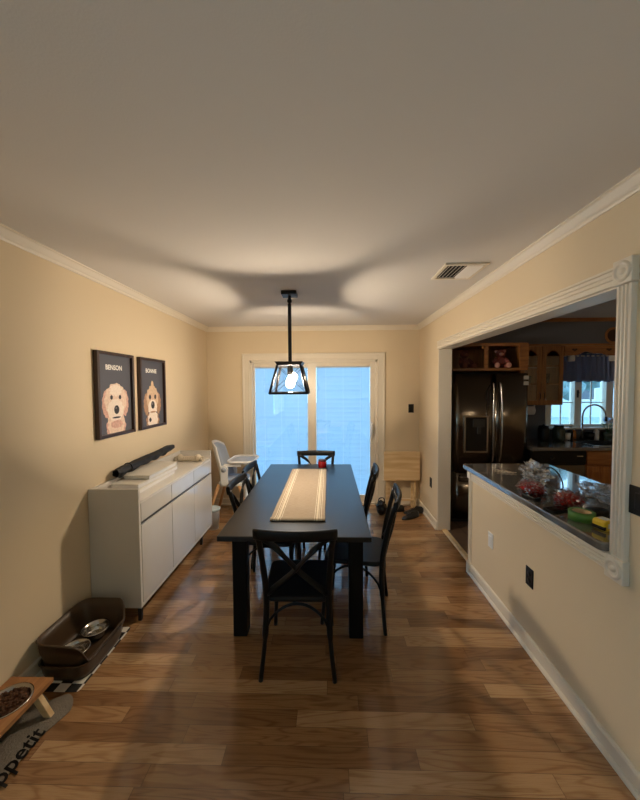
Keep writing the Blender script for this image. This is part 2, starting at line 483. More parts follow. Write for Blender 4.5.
def rosette(y, z, name):
    w = MB().box(XR - .03, XR, y - .044, y + .044, z - .05, z + .05)
    o = struct(w.build(name, white, bev=.003))
    r = MB().lathe([(.0, .006), (.012, .007), (.016, -.004), (.024, -.004), (.028, .006), (.036, .008), (.042, 0), (.042, -.006)], seg=28)
    o2 = r.build('rosette_disc', white, o, loc=(XR - .03, y, z), rot=(0, -PI / 2, 0))
rosette(OY0 - .029, OZ + .053, 'trim_8')
rosette(OY0 - .029, .85, 'trim_9')
# end post trim of the half wall with plinth blocks
w = MB().prism([(u * .5, v * .8) for u, v in flute], lambda u, v: (XR - v, HY - .045 + u, .09), lambda u, v: (XR - v, HY - .045 + u, .885))
w.box(XR - .024, XR, HY - .05, HY + .006, 0, .1).box(XR - .024, XR, HY - .05, HY + .006, .83, .89)
w.box(XR - .002, XK + .002, HY - .0005, HY + .012, 0, .89)
struct(w.build('trim_10', white))
# passage threshold
struct(MB().prism([(0, 0), (0, .006), (.012, .014), (.05, .014), (.062, .006), (.062, 0)], lambda u, v: (XR + .045 + u, HY + .013, v), lambda u, v: (XR + .045 + u, OY1 - .013, v)).build('trim_11', pine))

# ------------------------------------------------------------------ sliding door with blinds between the glass
door = sempty('door_1', (0, YB, 0))
c = MB()
for x0, x1, z0, z1 in ((DX0 - .1, DX0, 0, DZ + .095), (DX1, DX1 + .1, 0, DZ + .095), (DX0, DX1, DZ, DZ + .095)):
    c.box(x0, x1, -.018, 0, z0, z1)
c.box(DX0 - .1, DX0 - .075, -.03, -.018, 0, DZ + .07).box(DX1 + .075, DX1 + .1, -.03, -.018, 0, DZ + .07).box(DX0 - .1, DX1 + .1, -.03, -.018, DZ + .07, DZ + .095)
c.box(DX0 - .02, DX0, -.026, -.018, 0, DZ).box(DX1, DX1 + .02, -.026, -.018, 0, DZ).box(DX0 - .02, DX1 + .02, -.026, -.018, DZ, DZ + .02)
c.build('door_casing', white, door, bev=.003)
f = MB()
f.box(DX0, DX0 + .03, 0, .13, 0, DZ).box(DX1 - .03, DX1, 0, .13, 0, DZ).box(DX0, DX1, 0, .13, DZ - .03, DZ).box(DX0, DX1, 0, .14, 0, .03)
f.build('door_frame', white, door, bev=.002)
blindm = translucent('blind_slat', srgb(190, 196, 200), (.48, .59, .68, 1), .66)
for nm, x0, x1, yy, sl in (('fixed_panel', DX0 + .03, -.185, .075, (.0, .0)), ('sliding_panel', -.275, DX1 - .03, .03, (0, 0))):
    gx0, gx1 = (x0 + .02, -.294 + .0) if nm == 'fixed_panel' else (-.172, x1 - .062)
    gz0, gz1 = .13, 1.905
    p = MB()
    p.box(x0, gx0, yy, yy + .04, .03, DZ - .03).box(gx1, x1, yy, yy + .04, .03, DZ - .03).box(gx0, gx1, yy, yy + .04, .03, gz0).box(gx0, gx1, yy, yy + .04, gz1, DZ - .03)
    P = p.build(nm, white, door, bev=.003)
    MB().box(gx0, gx1, yy + .008, yy + .011, gz0, gz1).build('door_glass', glassm, P)
    b = MB(); z = gz1 - .02; i = 0
    while z > gz0 + .012:
        tl = math.radians(62 + 9 * noise.noise(Vector((x0 * 3, z * 17, 2))) + 5 * (i % 3 - 1)); hw = .0125
        dy, dz = hw * math.cos(tl), hw * math.sin(tl)
        V = [b.bm.verts.new(q) for q in ((gx0 + .003, yy + .024 - dy, z - dz), (gx1 - .003, yy + .024 - dy, z - dz), (gx1 - .003, yy + .024 + dy, z + dz), (gx0 + .003, yy + .024 + dy, z + dz))]
        b.face(V); z -= .0205; i += 1
    b.build('blind', blindm, P)
    cds = MB(); 
    for k in (.18, .5, .82):
        cx = gx0 + (gx1 - gx0) * k
        cds.box(cx - .0012, cx + .0012, yy + .0105, yy + .0125, gz0, gz1)
    cds.box(gx0, gx1, yy + .013, yy + .035, gz1 - .018, gz1)
    cds.build('blind_rail_and_cords', whiteplastic, P)
h = MB().box(DX1 - .085, DX1 - .06, -.0, .03, .92, 1.14).tube([(DX1 - .072, .0, .95), (DX1 - .072, -.03, .97), (DX1 - .072, -.03, 1.09), (DX1 - .072, 0, 1.11)], .008)
h.build('door_handle', whiteplastic, door, bev=.003)

# ------------------------------------------------------------------ dining table
TZ = .75
tb = thing('dining_table', 'long black rectangular dining table standing in the room centre', 'table', (-.205, 2.75, 0))
MB().box(-.458, .45, -.895, .895, .718, TZ).build('tabletop', tablem, tb, bev=.004)
MB().box(-.38, .38, -.69, -.66, .63, .718).box(-.38, .38, .66, .69, .63, .718).box(-.40, -.37, -.68, .68, .63, .718).box(.37, .40, -.68, .68, .63, .718).build('apron', tablem, tb)
for lx, ly in ((-.38, -.665), (.374, -.67), (-.38, .665), (.374, .665)):
    MB().box(lx - .045, lx + .045, ly - .045, ly + .045, 0,   .718).build('leg', legm, tb, bev=.004)
# runner
rn = MB()
def runner_pt(u, v):
    x = (u - .5) * .36; y = (v - .5) * 1.34
    z = .004 + .0025 * noise.noise(Vector((x * 5, y * 9, 1))) + .004 * max(0, noise.noise(Vector((x * 1.5, y * 14, 4))))
    e = (v * 1.34)
    if e < .05: z += .012 * math.sin(PI * min(1, e / .05)) ** .7
    return (x + .004 * noise.noise(Vector((y * 3, 2, 5))), y, z)
rn.grid(36, 130, runner_pt)
ro = rn.build('table_runner', runner_material(), loc=(-.208, 2.735, TZ + .001), solid=.003)
tag(ro, 'tan linen table runner with cream stripes laid along the black table', 'table runner')
# red candle
cd = thing('candle_jar', 'small red candle jar at the far end of the black table', 'candle', (-.075, 3.50, TZ))
MB().lathe([(.0, 0), (.04, 0), (.047, .008), (.047, .06), (.04, .07), (.036, .07), (.036, .055), (0, .055)]).build('jar', mat('red_glass', srgb(140, 20, 24), .12, var=.1, coat=.5), cd)
MB().lathe([(.0, .07), (.042, .07), (.043, .082), (.03, .088), (0, .088)]).build('lid', mat('dark_lid', srgb(60, 22, 22), .4), cd)

# ------------------------------------------------------------------ cross-back chairs
def make_chair(label):
    t = thing('cross_back_chair', label, 'chair', group='black chairs around the dining table')
    seat = rrect(-.19, .19, -.2, .2, .06, 6)
    seat = [(x * (1 + .10 * (y + .2) / .4), y) for x, y in seat]
    s = MB().slab(seat, .435, .465)
    s.build('seat', black, t, bev=.012, seg=3)
    for sg in (-1, 1):
        MB().tube(spline([(sg * .205, -.215, 0), (sg * .182, -.195, .22), (sg * .172, -.19, .45), (sg * .182, -.222, .65), (sg * .198, -.272, .85)], 7), [.013] * 8 + [.0175] * 14 + [.016] * 7, 10).build('rear_leg', black, t)
        MB().tube(spline([(sg * .192, .212, 0), (sg * .182, .195, .2), (sg * .178, .185, .44)], 6), [.013] * 6 + [.017] * 7, 10).build('front_leg', black, t)
    # curved top rail
    pts = [(x, -.276 - .03 * (1 - (x / .215) ** 2), .855) for x in [(-.218 + .436 * i / 16) for i in range(17)]]
    MB().tube(pts, .02, 12, flat=(.03, .013), upv=(0, -.15, 1)).build('top_rail', black, t, bev=0)
    # crossing slats
    for sg in (-1, 1):
        a = [(sg * .182, -.268, .835), (sg * .10, -.272 - .008 * (sg > 0), .775), (0, -.248 - .008 * (sg > 0), .655), (-sg * .09, -.22, .56), (-sg * .165, -.196, .485)]
        MB().tube(spline(a, 6), .01, 10, flat=(.0165, .006), upv=(sg * .6, 0, .8)).build('cross_slat', black, t)
    def hoop(p, q, rise):
        p, q = Vector(p), Vector(q); out = []
        for i in range(15):
            k = i / 14; out.append(p.lerp(q, .5 - .5 * math.cos(PI * k) if 0 else k) + Vector((0, 0, rise * math.sin(PI * k) ** .6)))
        return out
    MB().tube(hoop((-.178, -.192, .27), (.178, -.192, .27), .155), .008, 8).build('hoop_stretcher', black, t)
    MB().tube(hoop((-.18, .19, .27), (.18, .19, .27), .155), .008, 8).build('hoop_stretcher', black, t)
    for sg in (-1, 1):
        MB().tube(hoop((sg * .178, -.192, .25), (sg * .18, .19, .25), .175), .008, 8).build('hoop_stretcher', black, t)
    return t
ch0 = make_chair('black cross-back chair nearest the camera, at the near end of the table')
spots = [(-.18, 1.94, 0, None),
         (.19, 2.315, 79, 'black cross-back chair on the right side of the table, nearer of the two'),
         (.135, 2.97, 82, 'black cross-back chair on the right side of the table, farther one towards the sliding door'),
         (-.465, 2.565, -93, 'black cross-back chair on the left table side, nearer one opposite the white sideboard'),
         (-.475, 3.03, -92, 'black cross-back chair on the left table side, farther one beside the high chair'),
         (-.152, 3.445, 180, 'black cross-back chair at the far table end in front of the sliding door')]
for x, y, a, lb in spots:
    o = ch0 if lb is None else dup(ch0)
    o.location = (x, y, 0); o.rotation_euler = (0, 0, math.radians(a))
    if lb: o['label'] = lb

# ------------------------------------------------------------------ pendant lamp
pl = thing('pendant_lamp', 'black caged pendant lamp hanging from the ceiling over the table', 'lamp', (-.335, 2.83, ZC))
MB().box(-.065, .065, -.065, .065, -.032, 0).build('canopy', blackmetal, pl, bev=.004)
MB().lathe([(0, -.032), (.014, -.032), (.014, -.06), (.02, -.065), (.02, -.085), (.012, -.09), (.012, -.11), (0, -.11)], seg=16).build('swivel', blackmetal, pl)
MB().box(-.0145, .0145, -.0145, .0145, -.60, -.10).build('rod', blackmetal, pl, bev=.002)
zt, zb, ht, hb = -.632, -.868, .105, .155
MB().prism([(-1, 0), (1, 0), (1, 1), (-1, 1)], lambda u, v: (u * .118, (v * 2 - 1) * .118, -.602), lambda u, v: (u * .10, (v * 2 - 1) * .10, -.632)).build('shade_cap', blackmetal, pl, bev=.002)
fr = MB()
for sx_, sy_ in ((-1, -1), (1, -1), (1, 1), (-1, 1)):
    fr.tube([(sx_ * ht * .93, sy_ * ht * .93, zt), (sx_ * hb, sy_ * hb, zb)], .0105, 4)
for k in range(4):
    c4 = [(-1, -1), (1, -1), (1, 1), (-1, 1)]
    a, b = c4[k], c4[(k + 1) % 4]
    fr.tube([(a[0] * hb, a[1] * hb, zb), (b[0] * hb, b[1] * hb, zb)], .0085, 8, flat=(.010, .009), upv=(0, 0, 1))
fr.build('shade_frame', blackmetal, pl)
wr = MB(); gp = []
for k in range(4):
    c4 = [(-1, -1), (1, -1), (1, 1), (-1, 1)]
    a, b = c4[k], c4[(k + 1) % 4]
    wr.tube([(a[0] * ht * .95, a[1] * ht * .95, zt - .01), (b[0] * hb, b[1] * hb, zb)], .0022, 6)
    wr.tube([(b[0] * ht * .95, b[1] * ht * .95, zt - .01), (a[0] * hb, a[1] * hb, zb)], .0022, 6)
    g = MB(); i_ = .94
    V = [g.bm.verts.new(q) for q in ((a[0] * ht * .9, a[1] * ht * .9, zt), (b[0] * ht * .9, b[1] * ht * .9, zt), (b[0] * hb * .96, b[1] * hb * .96, zb), (a[0] * hb * .96, a[1] * hb * .96, zb))]
    g.face(V); g.build('glass_pane', glassm, pl)
wr.build('crossed_wires', blackmetal, pl)
MB().lathe([(0, -.632), (.024, -.632), (.026, -.70), (.018, -.715), (0, -.715)], seg=20).build('socket', blackmetal, pl)
bulbm = mat('bulb_glow', (1, 1, 1, 1), .5, emit=(1.0, .82, .61, 1), estr=BULB_STRENGTH)
MB().lathe([(0, -.712), (.014, -.715), (.018, -.735), (.034, -.765), (.038, -.785), (.032, -.808), (.016, -.822), (0, -.825)], seg=16).build('bulb', bulbm, pl)

# ------------------------------------------------------------------ sideboard
sb = thing('sideboard', 'long white gloss sideboard with three doors against the left wall', 'sideboard', (XL, 2.16, 0))
SD, SLn = .355, 1.375
b = MB()
b.box(.003, SD, 0, .022, .095, .93).box(.003, SD, SLn - .022, SLn, .095, .93)
b.box(.003, SD, .022, SLn - .022, .095, .117).box(.003, SD, .022, SLn - .022, .822, .844).box(.003, .022, .022, SLn - .022, .117, .93)
b.box(.022, SD - .03, .022, SLn - .022, .66, .675)
for k in (1, 2): b.box(.022, SD - .022, SLn * k / 3 - .01, SLn * k / 3 + .01, .117, .822)
b.build('cabinet_body', sbody, sb, bev=.002)
for k in range(3):
    y0, y1 = .024 + (SLn - .048) * k / 3 + .003, .024 + (SLn - .048) * (k + 1) / 3 - .003
    MB().box(SD - .02, SD + .001, y0, y1, .695, .824).build('drawer', sfront, sb, bev=.0015)
    MB().box(SD - .02, SD + .001, y0, y1, .12, .668).build('door', sfront, sb, bev=.0015)
    MB().box(SD - .028, SD - .012, y0, y1, .670, .693).build('grip_strip', mat('dark_strip', srgb(60, 56, 52), .4), sb)
for lx, ly in ((.06, .03), (.06, 1.11), (SD - .02, .02), (SD - .02, 1.11)):
    MB().box(lx - .012, lx + .012, ly - .012, ly + .012, 0, .095).build('leg', blackmetal, sb, bev=.002)

# things on the sideboard
ST = .8445
for k, (x, y, a, lb) in enumerate(((-1.505, 2.60, 1, 'bottom'), (-1.505, 2.63, -2, 'middle'), (-1.50, 2.70, 1, 'top'))):
    bx = thing('white_folder_box', 'flat white box on the sideboard, %s of the stack of three' % lb, 'box', (x, y, ST + .0335 * k), math.radians(a), 'flat white boxes stacked on the sideboard')
    wd, ln = (.105, .29) if k < 2 else (.10, .24)
    MB().box(-wd, wd, -ln, ln, 0, .029).build('box_body', whiteplastic, bx, bev=.004)
    MB().box(-wd - .002, wd + .002, -ln - .002, ln + .002, .0255, .033).build('box_lid', mat('offwhite_card', srgb(222, 216, 204), .6), bx, bev=.003)
um = thing('folded_umbrella', 'black folded umbrella lying across the white boxes on the sideboard', 'umbrella', (0, 0, 0))
w = MB()
def umb(u, v):
    th = 2 * PI * u; p = Vector((-1.6, 2.37, .985)).lerp(Vector((-1.6, 3.27, 1.025)), v)
    fl = .5 + .5 * math.sin(v * 34)
    lo = max(0, -math.sin(th))
    r = .031 * (1 + .10 * math.cos(5 * th + 9 * v) + .10 * noise.noise(Vector((u * 4, v * 14, 1))) + .45 * lo * fl) * (.55 + .45 * min(1, (1 - v) * 9)) * (.8 if v < .03 else 1)
    return p + Vector((r * math.cos(th), 0, r * math.sin(th)))
w.grid(40, 80, umb)
w.build('umbrella_cloth', mat('black_nylon', srgb(16, 15, 15), .6), um, weld=True)
MB().tube([(-1.6 + .036 * math.cos(i * PI / 9), 2.52, .992 + .036 * math.sin(i * PI / 9)) for i in range(18)], .004, 6, closed=True).build('strap', blackplastic, um)
rt_ = thing('rope_toy', 'cream braided rope dog toy at the far end of the sideboard', 'dog toy', (-1.475, 3.36, ST + .033))
ropem = mat('cotton_rope', srgb(224, 210, 186), .95, bump=.8, bscale=160)
br = MB()
for k in range(3):
    br.tube([(-.09 + .18 * i / 24, .016 * math.cos(i * .8 + k * 2.1), .016 * math.sin(i * .8 + k * 2.1)) for i in range(25)], .013, 8)
br.build('braid', ropem, rt_)
for sg in (-1, 1):
    MB().blob((sg * .095, 0, .008), (.034, .038, .038), sub=3, amp=.25, freq=3).build('knot', ropem, rt_)
    f = MB()
    for k in range(9):
        a = k * .7; f.tube([(sg * .11, .016 * math.cos(a), .016 * math.sin(a)), (sg * .13, .026 * math.cos(a), .022 * math.sin(a)), (sg * .15, .034 * math.cos(a), .02 * math.sin(a) - .006)], .005, 5)
    f.build('frayed_end', ropem, rt_)

# ------------------------------------------------------------------ portraits
def portrait(yc, zc, word, kind, label):
    t = thing('picture_frame', label, 'picture', (XL, yc, zc), group='framed dog portraits on the left wall')
    hw, hh, fw = .217, .319, .024
    fr = MB()
    for a in ((-hw, -hw + fw, -hh, hh), (hw - fw, hw, -hh, hh), (-hw + fw, hw - fw, -hh, -hh + fw), (-hw + fw, hw - fw, hh - fw, hh)):
        fr.box(0.002, .036, a[0], a[1], a[2], a[3])
    fr.build('frame', framewood, t, bev=.003)
    pr = MB().box(.004, .014, -hw + fw, hw - fw, -hh + fw, hh - fw).build('print', mat('slate_print', srgb(82, 82, 90), .6), t)
    e = .0145
    tx = MB(); text_into(tx, word, .052, lambda x, y, d: (d, x * .95 - .01, y + .188), e, None, bold=.0015)
    tx.build('lettering', mat('white_ink', srgb(240, 236, 226), .6), pr)
    # dog head, printed flat
    fur = mat('fur_light_' + kind, srgb(232, 202, 180) if kind == 'a' else srgb(214, 184, 152), .7, var=.3, vscale=60)
    fur2 = mat('fur_pink_' + kind, srgb(212, 166, 148) if kind == 'a' else srgb(178, 138, 106), .7, var=.4, vscale=60)
    pale = mat('fur_pale', srgb(242, 222, 206), .7, var=.18, vscale=60)
    ink = mat('portrait_ink', srgb(38, 28, 28), .5)
    d = MB()
    lay = [e]
    def disc(cu, cv, ru, rv, m, rag=.04, n=64, seed=0, sq=1):
        lay[0] += .00025
        pts = []
        for i in range(n):
            a = 2 * PI * i / n; r = 1 + rag * (1.3 * noise.noise(Vector((math.cos(a) * 6, math.sin(a) * 6, seed))) + .6 * math.sin(11 * a + seed))
            cu_, cv_ = math.cos(a), math.sin(a)
            pts.append((cu + ru * r * cu_, max(-hh + fw + .001, cv + rv * r * cv_)))
        vs = [d.bm.verts.new((lay[0], u, v)) for u, v in pts]
        d.face(vs, d.mi(m))
    if kind == 'a':
        disc(.0, -.25, .115, .10, fur2, .05, seed=1); disc(.0, -.22, .10, .11, fur, .05, seed=2)
        disc(-.105, -.07, .05, .105, fur2, .08, seed=3); disc(.105, -.07, .05, .105, fur2, .08, seed=4)
        disc(0, -.045, .13, .13, fur, .05, seed=5); disc(-.005, -.12, .095, .085, pale, .07, seed=6)
        disc(0, .03, .07, .045, pale, .14, seed=12)
        disc(-.052, -.022, .015, .017, ink, .05, seed=7); disc(.048, -.022, .015, .017, ink, .05, seed=8)
        disc(.004, -.118, .03, .034, ink, .02, seed=9); disc(-.004, -.105, .009, .007, mat('nose_shine', srgb(120, 108, 108), .5), 0, seed=1)
        disc(.0, -.178, .05, .007, ink, .1, seed=10); disc(.0, -.23, .07, .03, fur2, .1, seed=11)
    else:
        disc(0, -.26, .11, .09, fur2, .08, seed=1); disc(0, -.25, .085, .09, pale, .08, seed=2)
        disc(-.10, -.10, .045, .10, fur2, .12, seed=3); disc(.10, -.10, .045, .10, fur2, .12, seed=4)
        disc(0, -.045, .10, .115, fur, .06, seed=5); disc(0, .065, .022, .05, fur, .1, seed=6)
        disc(-.002, -.135, .075, .075, pale, .06, seed=7)
        disc(-.045, -.035, .018, .022, ink, .05, seed=8); disc(.045, -.035, .018, .022, ink, .05, seed=9)
        disc(0, -.11, .03, .036, ink, .03, seed=10); disc(-.006, -.098, .01, .012, mat('nose_shine', srgb(120, 108, 108), .5), 0, seed=1)
        disc(0, -.175, .05, .008, fur2, .1, seed=12); disc(-.05, -.245, .02, .02, ink, .2, seed=13)
    d.build('dog_drawing', None, pr)
portrait(2.468, 1.575, 'BENSON', 'a', 'framed portrait of a broad fluffy pale dog, nearer of the two on the wall')
portrait(2.99, 1.575, 'BONNIE', 'b', 'framed portrait of a smaller dog with tufted head, farther of the two on the wall')

# ------------------------------------------------------------------ wall plates and vent
def plate(name, label, cat, loc, rot, m, kind, sc=1.0):
    t = thing(name, label, cat, loc, rot=rot)
    MB().box(-.036 * sc, .036 * sc, -.006, 0, -.058, .058).build('cover_plate', m, t, bev=.003)
    if kind == 'outlet':
        for s_ in (-1, 1):
            o = MB().lathe([(.0, .0085), (.0145, .0085), (.0165, .006), (.0165, 0)], seg=20).build('socket', m, t, loc=(0, 0, s_ * .021), rot=(PI / 2, 0, 0))
    else:
        MB().box(-.017 * sc, .017 * sc, -.0095, -.005, -.033, .033).build('rocker', m, t, bev=.002)
    return t
FR = (0, 0, -PI / 2)   # plates on the right wall face -X
plate('wall_outlet', 'black power outlet low on the half wall under the counter', 'outlet', (XR, 1.972, .455), FR, blackplastic, 'outlet')
plate('wall_outlet', 'black power outlet low on the short wall beside the wooden tray table', 'outlet', (XR, 3.895, .47), FR, blackplastic, 'outlet')
plate('blank_wall_plate', 'white plate low on the half wall near the passage', 'wall plate', (XR, 2.449, .455), FR, whiteplastic, 'rocker')
plate('light_switch', 'black light switch on the wall right of the white fluted casing', 'light switch', (XR, 1.28, 1.163), FR, blackplastic, 'rocker', 1.6)
plate('light_switch', 'black light switch on the back wall right of the sliding door', 'light switch', (1.11, YB, 1.325), (0, 0, 0), blackplastic, 'rocker')
vt = thing('ceiling_vent', 'white metal air vent with slats in the ceiling', 'vent', (.925, 2.372, ZC))
f = MB(); a_, b_ = .145, .155
for q in ((-a_, a_, -b_, -b_ + .025), (-a_, a_, b_ - .025, b_), (-a_, -a_ + .025, -b_ + .025, b_ - .025), (a_ - .025, a_, -b_ + .025, b_ - .025)): f.box(q[0], q[1], q[2], q[3], -.012, 0)
f.build('vent_frame', white, vt, bev=.003)
MB().box(-a_ + .02, a_ - .02, -b_ + .02, b_ - .02, -.0015, -.0005).build('duct_shade_plate', mat('duct_shade', srgb(38, 34, 30), .8), vt)  # flat dark plate, its colour stands in for the shade inside the duct
l_ = MB()
for k in range(9):
    cx = -a_ + .04 + k * .0265
    l_.box(-.0105, .0105, -b_ + .025, b_ - .025, -.0008, .0008, xf=Matrix.Translation((cx, 0, -.009)) @ Matrix.Rotation(math.radians(-38 if k < 5 else 38), 4, 'Y'))
l_.build('louvres', white, vt)

# ------------------------------------------------------------------ dog bowl station, wooden feeder, mats
cm = MB().slab(rrect(-.155, .135, -.235, .235, .02), 0, .003)
tag(cm.build('check_mat', check_material(), loc=(-1.482, 1.872, .0)), 'black and white checked mat under the brown dog bowl station', 'mat')
df = thing('dog_bowl_station', 'brown plastic splash-guard dog bowl station on the checked mat by the wall', 'dog feeder', (-1.485, 1.87, .0065))
def ring_wall(prof, name, par, solid=.006):
    """prof: function (a)->(rx, ry, z) rounded-rectangle wall from list of levels"""
    g = MB(); n = 48
    rows = []
    for fn in prof:
        row = []
        for i in range(n):
            row.append(g.bm.verts.new(fn(2 * PI * i / n)))
        rows.append(row)
    for A, B_ in zip(rows, rows[1:]):
        for i in range(n): g.face([A[i], A[(i + 1) % n], B_[(i + 1) % n], B_[i]], 0, True)
    g.face(rows[0][::-1], 0)
    return g.build(name, brownplastic, par, solid=solid)
def se(a, hx, hy, p=.38):
    c_, s_ = math.cos(a), math.sin(a)
    return (hx * math.copysign(abs(c_) ** p, c_), hy * math.copysign(abs(s_) ** p, s_))
def lvl(hx, hy, zf):
    return lambda a: (*se(a, hx, hy), zf(a) if callable(zf) else zf)
ring_wall([lvl(.125, .17, .0), lvl(.135, .18, .03), lvl(.142, .188, .085), lvl(.15, .196, .095)], 'basin', df)
def rim(a):
    c_ = math.cos(a); s_ = math.sin(a)
    dip = max(0, c_) ** 2 * (1 - abs(s_) ** 4)
    return .225 - .105 * min(1, dip * 1.6) - (.03 * max(0, -s_) * max(0, c_ + .3))
ring_wall([lvl(.122, .165, .045), lvl(.132, .176, .10), lvl(.145, .19, .13 if 0 else (lambda a: .10 + (rim(a) - .10) * .5)), lvl(.15, .196, rim), lvl(.155, .202, lambda a: rim(a) - .004)], 'splash_tray', df)
def bowl(par, loc, r=.075, h=.05, fill=None):
    bo = MB().lathe([(r * .7, 0), (r * .85, h * .5), (r, h), (r + .009, h + .002), (r + .009, h - .003), (r + .004, h - .004), (r * .9, h * .5), (r * .74, -.002)], seg=32).build('bowl', steel, par, loc=loc)
    MB().lathe([(0, h * .12), (r * .72, h * .12), (r * .72, h * .02), (0, h * .02)], seg=28).build('bowl_bottom', steel, bo)
    if fill:
        k = MB()
        random.seed(11)
        for i in range(170):
            a = random.random() * 2 * PI; q = math.sqrt(random.random()) * r * .86
            z = h * .8 + .012 * (1 - q / r) + random.random() * .006
            k.blob((q * math.cos(a), q * math.sin(a), z), (.0075, .0065, .005), sub=1, amp=.3, seed=i)
        k.lathe([(0, h * .8), (r * .9, h * .75), (r * .8, h * .3), (0, h * .3)], seg=24)
        o = k.build('kibble', kibble, bo); o['kind'] = 'stuff'
    return bo
bowl(df, (.005, .082, .055), .07, .055); bowl(df, (.005, -.085, .055), .07, .055)
wf = thing('wooden_dog_feeder', 'low wooden pet feeder stand with steel bowls by the left wall', 'dog feeder', (-1.54, 1.32, .0045))
top = MB()
hw, hl = .112, .262
br_ = .092
# plank built around two bowl holes
def plank_with_holes(mb, z0, z1):
    n = 36
    for cy, ya, yb in ((-.13, -hl, 0), (.13, 0, hl)):
        outer = []
        inner = []
        for i in range(n):
            a = 2 * PI * i / n; c_, s_ = math.cos(a), math.sin(a)
            tx = hw / abs(c_) if abs(c_) > 1e-6 else 1e9
            ty = ((yb - cy) if s_ > 0 else (cy - ya)) / abs(s_) if abs(s_) > 1e-6 else 1e9
            t_ = min(tx, ty); outer.append((t_ * c_, cy + t_ * s_)); inner.append((br_ * c_, cy + br_ * s_))
        O0 = [mb.bm.verts.new((x, y, z0)) for x, y in outer]; O1 = [mb.bm.verts.new((x, y, z1)) for x, y in outer]
        I0 = [mb.bm.verts.new((x, y, z0)) for x, y in inner]; I1 = [mb.bm.verts.new((x, y, z1)) for x, y in inner]
        for i in range(n):
            j = (i + 1) % n
            mb.face([O1[i], O1[j], I1[j], I1[i]]); mb.face([O0[j], O0[i], I0[i], I0[j]]); mb.face([O0[i], O0[j], O1[j], O1[i]]); mb.face([I1[i], I1[j], I0[j], I0[i]])
plank_with_holes(top, .108, .128)
feedwood = wood('feeder_wood', srgb(150, 100, 58), srgb(178, 128, 80), 1, .5, .6)
top.build('top_board', feedwood, wf)
for sg in (-1, 1):
    MB().prism([(-.09, .108), (.10, .108), (.165, 0), (.125, 0), (.075, .08), (-.05, .08), (-.08, 0), (-.10, 0)], lambda u, v: (u, sg * .19 - .012, v), lambda u, v: (u, sg * .19 + .012, v)).build('leg_board', pine, wf, bev=.002)
b1 = bowl(wf, (0, .13, .073),   .088, .058, True); b2 = bowl(wf, (0, -.13, .073), .088, .058, True)
bone = []
for i in range(80):
    a = 2 * PI * i / 80
    x, y = .17 * math.sin(a), .42 * math.cos(a)
    # dog-bone outline: waist narrower than the lobes
    k = min(1, max(0, (abs(y) - .16) / .14))
    yy = math.copysign(abs(math.cos(a)) ** .55, math.cos(a)) * .36
    wv = .105 + .065 * (min(1, max(0, (abs(yy) - .13) / .14)) ** 1.2)
    xx = math.copysign(abs(math.sin(a)) ** .6, math.sin(a)) * wv
    notch = .045 * max(0, 1 - abs(xx) / .07) * (1 if abs(yy) > .3 else 0)
    bone.append((xx, yy - math.copysign(notch, yy)))
bm_ = thing('bone_mat', 'grey bone-shaped mat with black lettering under the wooden feeder', 'mat', (-1.46, 1.27, .0005))
MB().slab(bone, 0, .004).build('mat_base', matgrey, bm_)
tx = MB(); text_into(tx, 'bone appetit', .105, lambda x, y, d: (-y + .115, x * .86 - .065, d), .0044, None, shear=.3, bold=.002)
tx.build('lettering', blackplastic, bm_)

# ------------------------------------------------------------------ high chair
hc = thing('high_chair', 'grey and white high chair with wooden legs in the back left corner', 'high chair', (-1.17, 3.97, 0))
for sx_, sy_ in ((-1, -1), (1, -1), (-1, 1), (1, 1)):
    MB().tube([(sx_ * .27 - .03, sy_ * .24, 0), (sx_ * .12 - .03, sy_ * .15, .46)], [.016, .02], 10).build('leg', beech, hc)
bs = MB().slab(rrect(-.17, .16, -.17, .17, .06), .44, .48)
bs.build('seat_base', whiteplastic, hc, bev=.01)
MB().slab(rrect(-.14, .16, -.14, .14, .05), .48, .52).build('seat_cushion', greyfab, hc, bev=.014)
def shell(off, wd, h):
    def fn(u, v):
        a = (u - .5) * 2
        y = wd * a; x = -.15 - .12 * v + .09 * abs(a) ** 2.5 - off
        z = .47 + h * v - .06 * abs(a) ** 3 * v
        return (x, y * (1 - .15 * v ** 3), z)
    return fn
MB().grid(20, 16, shell(.0, .17, .50)).build('back_shell', whiteplastic, hc, solid=.014)
MB().grid(20, 16, shell(-.022, .145, .47)).build('back_cushion', greyfab, hc, solid=.03)
for sg in (-1, 1):
    MB().prism(rrect(-.12, -.03, .46, .70, .042), lambda u, v: (u, sg * .175, v), lambda u, v: (u, sg * .2, v)).build('side_arm', whiteplastic, hc, bev=.006)
    MB().lathe([(0, 0), (.03, 0), (.03, .008), (0, .01)], seg=20).build('hub', greyfab, hc, loc=(-.075, sg * .2, .65), rot=(sg * -PI / 2, 0, 0))
    MB().box(-.08, .12, sg * .17 - .012, sg * .17 + .012, .68, .715).build('tray_rail', whiteplastic, hc, bev=.005)
tr = MB().slab(rrect(-.05, .27, -.2, .2, .10, 8), .715, .73)
tr.build('tray', whiteplastic, hc, bev=.005)
rimp = rrect(-.05, .27, -.2, .2, .10, 8)
MB().tube([(x, y, .737) for x, y in rimp], .013, 8, closed=True).build('tray_rim', whiteplastic, hc)
MB().slab(rrect(-.02, .24, -.165, .165, .07, 8), .7305, .734).build('tray_mat', mat('pale_grey', srgb(176, 182, 190), .5), hc)
MB().slab(rrect(.13, .24, -.14, .14, .03), .24, .258).box(.13, .15, -.03, .03, .25, .45).build('footrest', whiteplastic, hc, bev=.004)

